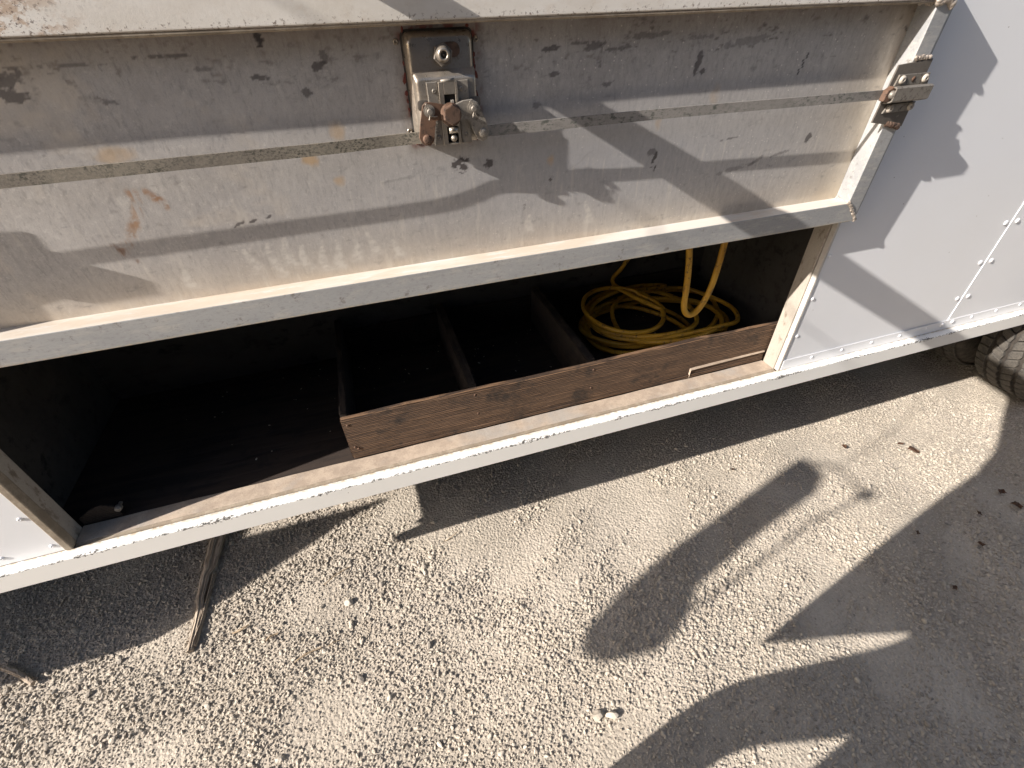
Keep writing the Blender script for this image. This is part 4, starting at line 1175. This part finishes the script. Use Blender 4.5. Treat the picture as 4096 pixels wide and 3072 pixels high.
# crumbs and straw lying on the compartment floor
bm = bmesh.new(); r_ = random.Random(21)
for i in range(90):
    x = r_.choice([r_.uniform(-.7, -.2), r_.uniform(-.13, .15), r_.uniform(.2, .48), r_.uniform(.55, 1.08)])
    y = r_.uniform(.12, .52); s = r_.uniform(.0008, .0026)
    zz = .4948 if x < -.17 else .5048
    m_ = Matrix.Translation((x, y, zz + s * .3)) @ Matrix.Rotation(r_.uniform(0, 6), 4, 'Z') @ Matrix.Diagonal((r_.uniform(.8, 2.4), 1, .5, 1))
    bmesh.ops.create_icosphere(bm, subdivisions=1, radius=s, matrix=m_)
o = obj("floor_crumbs", bm, M['chip']); tag(o, "pale crumbs and chips scattered over the dark compartment floor", "debris", None, "stuff")

# ------------------------------------------------------------------ things lying on the ground
def gz(x, y): return float(ground_h(np.array(x), np.array(y)))
def plank():
    root = empty("splintered_plank", (-0.71, 0.16, gz(-.71, .16) + 0.004))
    tag(root, "weathered grey splintered plank lying on gravel, half under the sill", "plank")
    def piece(name, L, R_, z0, z1, seed):
        bm = bmesh.new(); r_ = random.Random(seed)
        n = len(L); rows = []
        for i in range(n):
            w_ = (R_[i][0] - L[i][0])
            row = []
            m_ = 5
            for j in range(m_ + 1):
                t = j / m_
                x = L[i][0] + w_ * t; y = L[i][1] + (R_[i][1] - L[i][1]) * t
                top = z1 - 0.004 * abs(t - .45) * 2 + r_.uniform(-.0012, .0012) - (0.003 if j == 3 else 0)
                row.append((x - root.location.x, y - root.location.y, top))
            rows.append(row)
        T = [[bm.verts.new(p) for p in row] for row in rows]
        B = [[bm.verts.new((row[0][0] + .001, row[0][1], z0)), bm.verts.new((row[-1][0] - .001, row[-1][1], z0))] for row in rows]
        for i in range(n - 1):
            for j in range(m_): bm.faces.new((T[i][j], T[i][j + 1], T[i + 1][j + 1], T[i + 1][j]))
            bm.faces.new((B[i][0], T[i][0], T[i + 1][0], B[i + 1][0]))
            bm.faces.new((T[i][-1], B[i][1], B[i + 1][1], T[i + 1][-1]))
            bm.faces.new((B[i][1], B[i][0], B[i + 1][0], B[i + 1][1]))
        for i in (0, n - 1): bm.faces.new([B[i][0]] + T[i] + [B[i][1]])
        return obj(name, bm, M['plank'], root)
    ys = np.linspace(-0.036, 0.62, 26)
    r_ = random.Random(5)
    L = []; R_ = []
    for y in ys:
        t = (y + .036) / .40
        xl = -0.742 + 0.0012 * math.sin(t * 9) + 0.006 * max(0, t - .9) - 0.004 * (t > .38) + r_.uniform(-.0007, .0007)
        wd = 0.013 + 0.024 * min(t, 1.0) + 0.012 * (t > .62)
        L.append((xl, y)); R_.append((xl + wd, y + .003))
    piece("main_board", L, R_, -.004, .013, 1)
    # split-off sliver on the right
    ys2 = np.linspace(-0.022, 0.20, 12); L2 = []; R2 = []
    for y in ys2:
        t = (y + .022) / .22
        xl = -0.7290 + 0.012 * t + r_.uniform(-.0008, .0008)
        L2.append((xl + .003, y)); R2.append((xl + .003 + .005 + .006 * t, y))
    piece("sliver", L2, R2, -.004, .010, 2)
plank()

def stick(name, a, b, r, label, cat='twig', mat='twig', bend=.004, group=None):
    A, B = Vector((a[0], a[1], gz(*a) + r + .006)), Vector((b[0], b[1], gz(*b) + r + .006))
    ctr = (A + B) / 2
    n = 6; pts = []
    pr = Vector((-(B - A).y, (B - A).x, 0)).normalized()
    for i in range(n + 1):
        t = i / n
        pts.append(A.lerp(B, t) + pr * bend * math.sin(t * PI) + Vector((0, 0, .002 * math.sin(t * 5))) - ctr)
    bm = bmesh.new(); tube(bm, pts, r, 6, True, [r * (1 - .5 * abs(i / n - .4)) for i in range(n + 1)])
    o = obj(name, bm, M[mat], None, False, ctr)
    return tag(o, label, cat, group)
G1 = "dry twigs lying on the gravel"
stick("twig", (.072, .096), (.02, .076), .0016, "short twig in the sunlit gap beside the sill", group=G1)
stick("twig", (-.37, .05), (-.29, .09), .0018, "thin pale twig lying on sunlit gravel right of the plank", group=G1)
stick("twig", (-.531, -.073), (-.500, -.060), .0030, "short flat twig stub near the plank's pointed tip", group=G1)
stick("twig", (-.585, -.005), (-.630, -.015), .0030, "light splinter of wood left of the plank", group=G1)
stick("twig", (-.45, -.16), (-.38, -.14), .0024, "brown twig on sunlit gravel below the plank's tip", group=G1)
stick("twig", (-.36, -.145), (-.33, -.135), .0014, "tiny straw end on the gravel below the plank", group=G1)
stick("buried_stick", (-1.241, .094), (-1.134, .016), .009, "grey half-buried stick in the shadow at the left edge", mat='plank')

def leaf(x, y, s, rz, label, group="dead leaves on the gravel"):
    bm = bmesh.new(); r_ = random.Random(int(x * 1000))
    n = 7; rows = []
    for i in range(n + 1):
        t = i / n
        wd = math.sin(PI * t) ** .7 * .30 * (1 + r_.uniform(-.75, .45))
        zz = .10 * math.sin(t * 4 + 1) + .05
        rows.append([bm.verts.new((t - .5, -wd, zz + .14)), bm.verts.new((t - .5, 0, zz)), bm.verts.new((t - .5, wd, zz + .18))])
    for a, b in zip(rows, rows[1:]):
        for j in range(2): bm.faces.new((a[j], a[j + 1], b[j + 1], b[j]))
    geo = bmesh.ops.extrude_face_region(bm, geom=bm.faces[:])
    for v in [g_ for g_ in geo['geom'] if isinstance(g_, bmesh.types.BMVert)]: v.co.z += .03
    bmesh.ops.scale(bm, vec=(s, s, s), verts=bm.verts[:])
    o = obj("dry_leaf", bm, M['leaf'], None, False, (x, y, gz(x, y) + .008))
    o.rotation_euler = (r_.uniform(-.2, .2), r_.uniform(-.2, .2), rz)
    tag(o, label, "leaf", group)
for x, y, s, rz, lb in [
    (1.125, .022, .018, .3, "small dead leaf beside the tall mirror shadow"),
    (1.619, -.023, .030, .9, "curled dead leaf left of the largest leaf, in the sun"),
    (1.855, -.124, .050, -.4, "largest dark dead leaf in the sun near the body shadow"),
    (1.846, -.080, .026, -.2, "narrow leaf touching the top of the largest dark leaf"),
    (1.961, -.375, .034, .3, "dead leaf in shade, uppermost of the right-edge leaves"),
    (1.943, -.429, .048, -.5, "biggest shaded dead leaf at the right edge"),
    (1.785, -.414, .030, .2, "dead leaf in shade left of the right-edge pair"),
    (1.519, -.403, .022, .5, "small leaf just inside the edge of the body shadow"),
    (1.668, -.501, .026, .8, "dead leaf on the faint light streak at right"),
    (1.448, -.577, .020, .1, "reddish leaf alone in the lower right shade")]:
    leaf(x, y, s, rz, lb)
def rock(x, y, s, lb, seed):
    bm = bmesh.new(); bmesh.ops.create_icosphere(bm, subdivisions=2, radius=s)
    r_ = random.Random(seed)
    for _ in range(9):
        n = Vector((r_.uniform(-1, 1), r_.uniform(-1, 1), r_.uniform(-1, 1))).normalized(); d = s * r_.uniform(.5, .8)
        for v in bm.verts:
            q = v.co.dot(n) - d
            if q > 0: v.co -= n * q
    o = obj("stone", bm, M['stone'], None, False, (x, y, gz(x, y) + s * .45)); o.scale = (1.2, .9, .75)
    tag(o, lb, "stone", "larger stones among the gravel")
rock(.287, -.535, .015, "large pale stone at the bottom, left of the body shadow", 1)
rock(.325, -.545, .016, "large two-faced stone nearest the body shadow's lower edge", 2)
rock(-.30, -.03, .013, "rounded pinkish stone in the sun below the sill", 3)
rock(.0, .165, .010, "pale stone inside the tongue of the truck's shadow", 4)

# ------------------------------------------------------------------ added unseen truck shape, keeps sky and ground light off the wall
def build_light_blocker():
    root = empty("light_blocker", (1.0, -4.3, 0))
    tag(root, "unseen dark blue truck shape added behind the photographer to block light", "truck")
    paint = mat_plain("dark_blue_paint", (0.035, 0.05, 0.085), (0.05, 0.065, 0.10), 0.5)
    bm = bmesh.new(); box(bm, -4.6, 4.2, -1.2, 1.2, 0.55, 3.3, 0.04, 2); obj("cargo_box", bm, paint, root)
    bm = bmesh.new()
    a_ = [(4.25, .5), (6.2, .5), (6.2, 1.25), (5.85, 1.4), (5.5, 2.35), (4.25, 2.45)]
    prism(bm, a_, -1.05, 1.05, 0.05, 2); obj("cab", bm, paint, root)
    bm = bmesh.new(); prism(bm, [(4.55, 1.45), (5.6, 1.45), (5.32, 2.2), (4.55, 2.25)], 1.055, 1.065); obj("side_window", bm, M['black'], root)
    for x in (-2.9, 5.3):
        for y in (-1.1, 0.85):
            wb_ = empty("wheel", (x, y, .45), parent=root)
            bm = bmesh.new(); lathe(bm, [(.2, .02), (.25, 0), (.42, 0.0), (.45, .03), (.45, .22), (.42, .25), (.2, .25)], 40); obj("tyre", bm, M['tyre'], wb_, True)
            bm = bmesh.new(); lathe(bm, [(.0001, .1), (.1, .08), (.2, .02), (.2, .22), (.0001, .2)], 30); obj("rim", bm, M['frame'], wb_, True)
build_light_blocker()

# ------------------------------------------------------------------ the photographer, outside the frame
def skin_body(name, joints, edges, root, mat, parent=None):
    me = bpy.data.meshes.new(name)
    ks = list(joints)
    me.from_pydata([joints[k_][0] for k_ in ks], [(ks.index(a), ks.index(b)) for a, b in edges], [])
    o = bpy.data.objects.new(name, me); COL.objects.link(o)
    if parent: o.parent = parent
    me.materials.append(mat)
    sm = o.modifiers.new("skin", 'SKIN')
    for i, k_ in enumerate(ks):
        r = joints[k_][1]
        me.skin_vertices[0].data[i].radius = (r, r) if not isinstance(r, tuple) else r
        me.skin_vertices[0].data[i].use_root = (k_ == root)
    ss = o.modifiers.new("sub", 'SUBSURF'); ss.levels = 2; ss.render_levels = 2
    sm.use_smooth_shade = True
    return o
def person():
    root = empty("person", (-.36, -.95, 0))
    tag(root, "person in dark clothes behind the camera, one arm holding the open door", "person")
    off = Vector((.36, .95, 0))
    P = lambda x, y, z: tuple(Vector((x, y, z)) + off)
    J = dict(pelvis=(P(-.40, -1.10, 1.00), (.13, .12)), waist=(P(-.39, -1.06, 1.13), (.12, .13)), chest=(P(-.38, -.97, 1.32), (.12, .17)), neck=(P(-.38, -.93, 1.50), .06), headb=(P(-.36, -.93, 1.60), .085), headt=(P(-.34, -.92, 1.72), .09),
             hl=(P(-.38, -1.05, .88), .085), kl=(P(-.345, -.818, .53), .064), al=(P(-.37, -.81, .09), .048), tl=(P(-.22, -.80, .045), .045),
             hr=(P(-.38, -1.14, .90), .12), kr=(P(-.34, -1.085, .50), .105), ar=(P(-.37, -1.08, .09), .09), tr=(P(-.22, -1.09, .045), .045),
             sl=(P(-.34, -.78, 1.44), .062), el=(P(-.010, -.56, 1.495), .052), wl=(P(.0, -.20, 1.492), .043), pl=(P(.0, -.12, 1.492), .043),
             sr=(P(-.37, -1.10, 1.43), .062), er=(P(-.25, -1.16, 1.18), .046), wr=(P(-.08, -1.01, 1.33), .030), pr=(P(-.05, -.965, 1.375), .030))
    E_ = [('pelvis', 'waist'), ('waist', 'chest'), ('chest', 'neck'), ('neck', 'headb'), ('headb', 'headt'),
          ('pelvis', 'hl'), ('hl', 'kl'), ('kl', 'al'), ('al', 'tl'), ('pelvis', 'hr'), ('hr', 'kr'), ('kr', 'ar'), ('ar', 'tr'),
          ('chest', 'sl'), ('sl', 'el'), ('el', 'wl'), ('wl', 'pl'), ('chest', 'sr'), ('sr', 'er'), ('er', 'wr'), ('wr', 'pr')]
    for k_ in range(4):
        b = (-.030 + .016 * k_, -.085, 1.488)
        J['f%d' % k_] = (P(b[0], b[1], b[2]), .010); J['g%d' % k_] = (P(b[0], b[1] + .032, b[2] - .018), .009); J['h%d' % k_] = (P(b[0], b[1] + .034, b[2] - .040), .008)
        E_ += [('pl', 'f%d' % k_), ('f%d' % k_, 'g%d' % k_), ('g%d' % k_, 'h%d' % k_)]
    J['th1'] = (P(.035, -.13, 1.485), .011); J['th2'] = (P(.045, -.105, 1.465), .009)
    E_ += [('pl', 'th1'), ('th1', 'th2')]
    skin_body("body", J, E_, 'pelvis', M['cloth'], root)
    jk = yz_prism("jacket_shadow_plate", [(y + .95, z) for y, z in [(-.748, .640), (-.738, .95), (-.735, 1.2), (-.75, 1.44), (-1.42, 1.44), (-1.44, 1.0), (-1.42, .55), (-1.12, .55), (-1.12, .98), (-1.03, .975), (-.94, .872), (-.845, .760)]], .02, .05, M['cloth'], root)  # unseen flat plate shaped to throw the wide part of the body shadow
person()
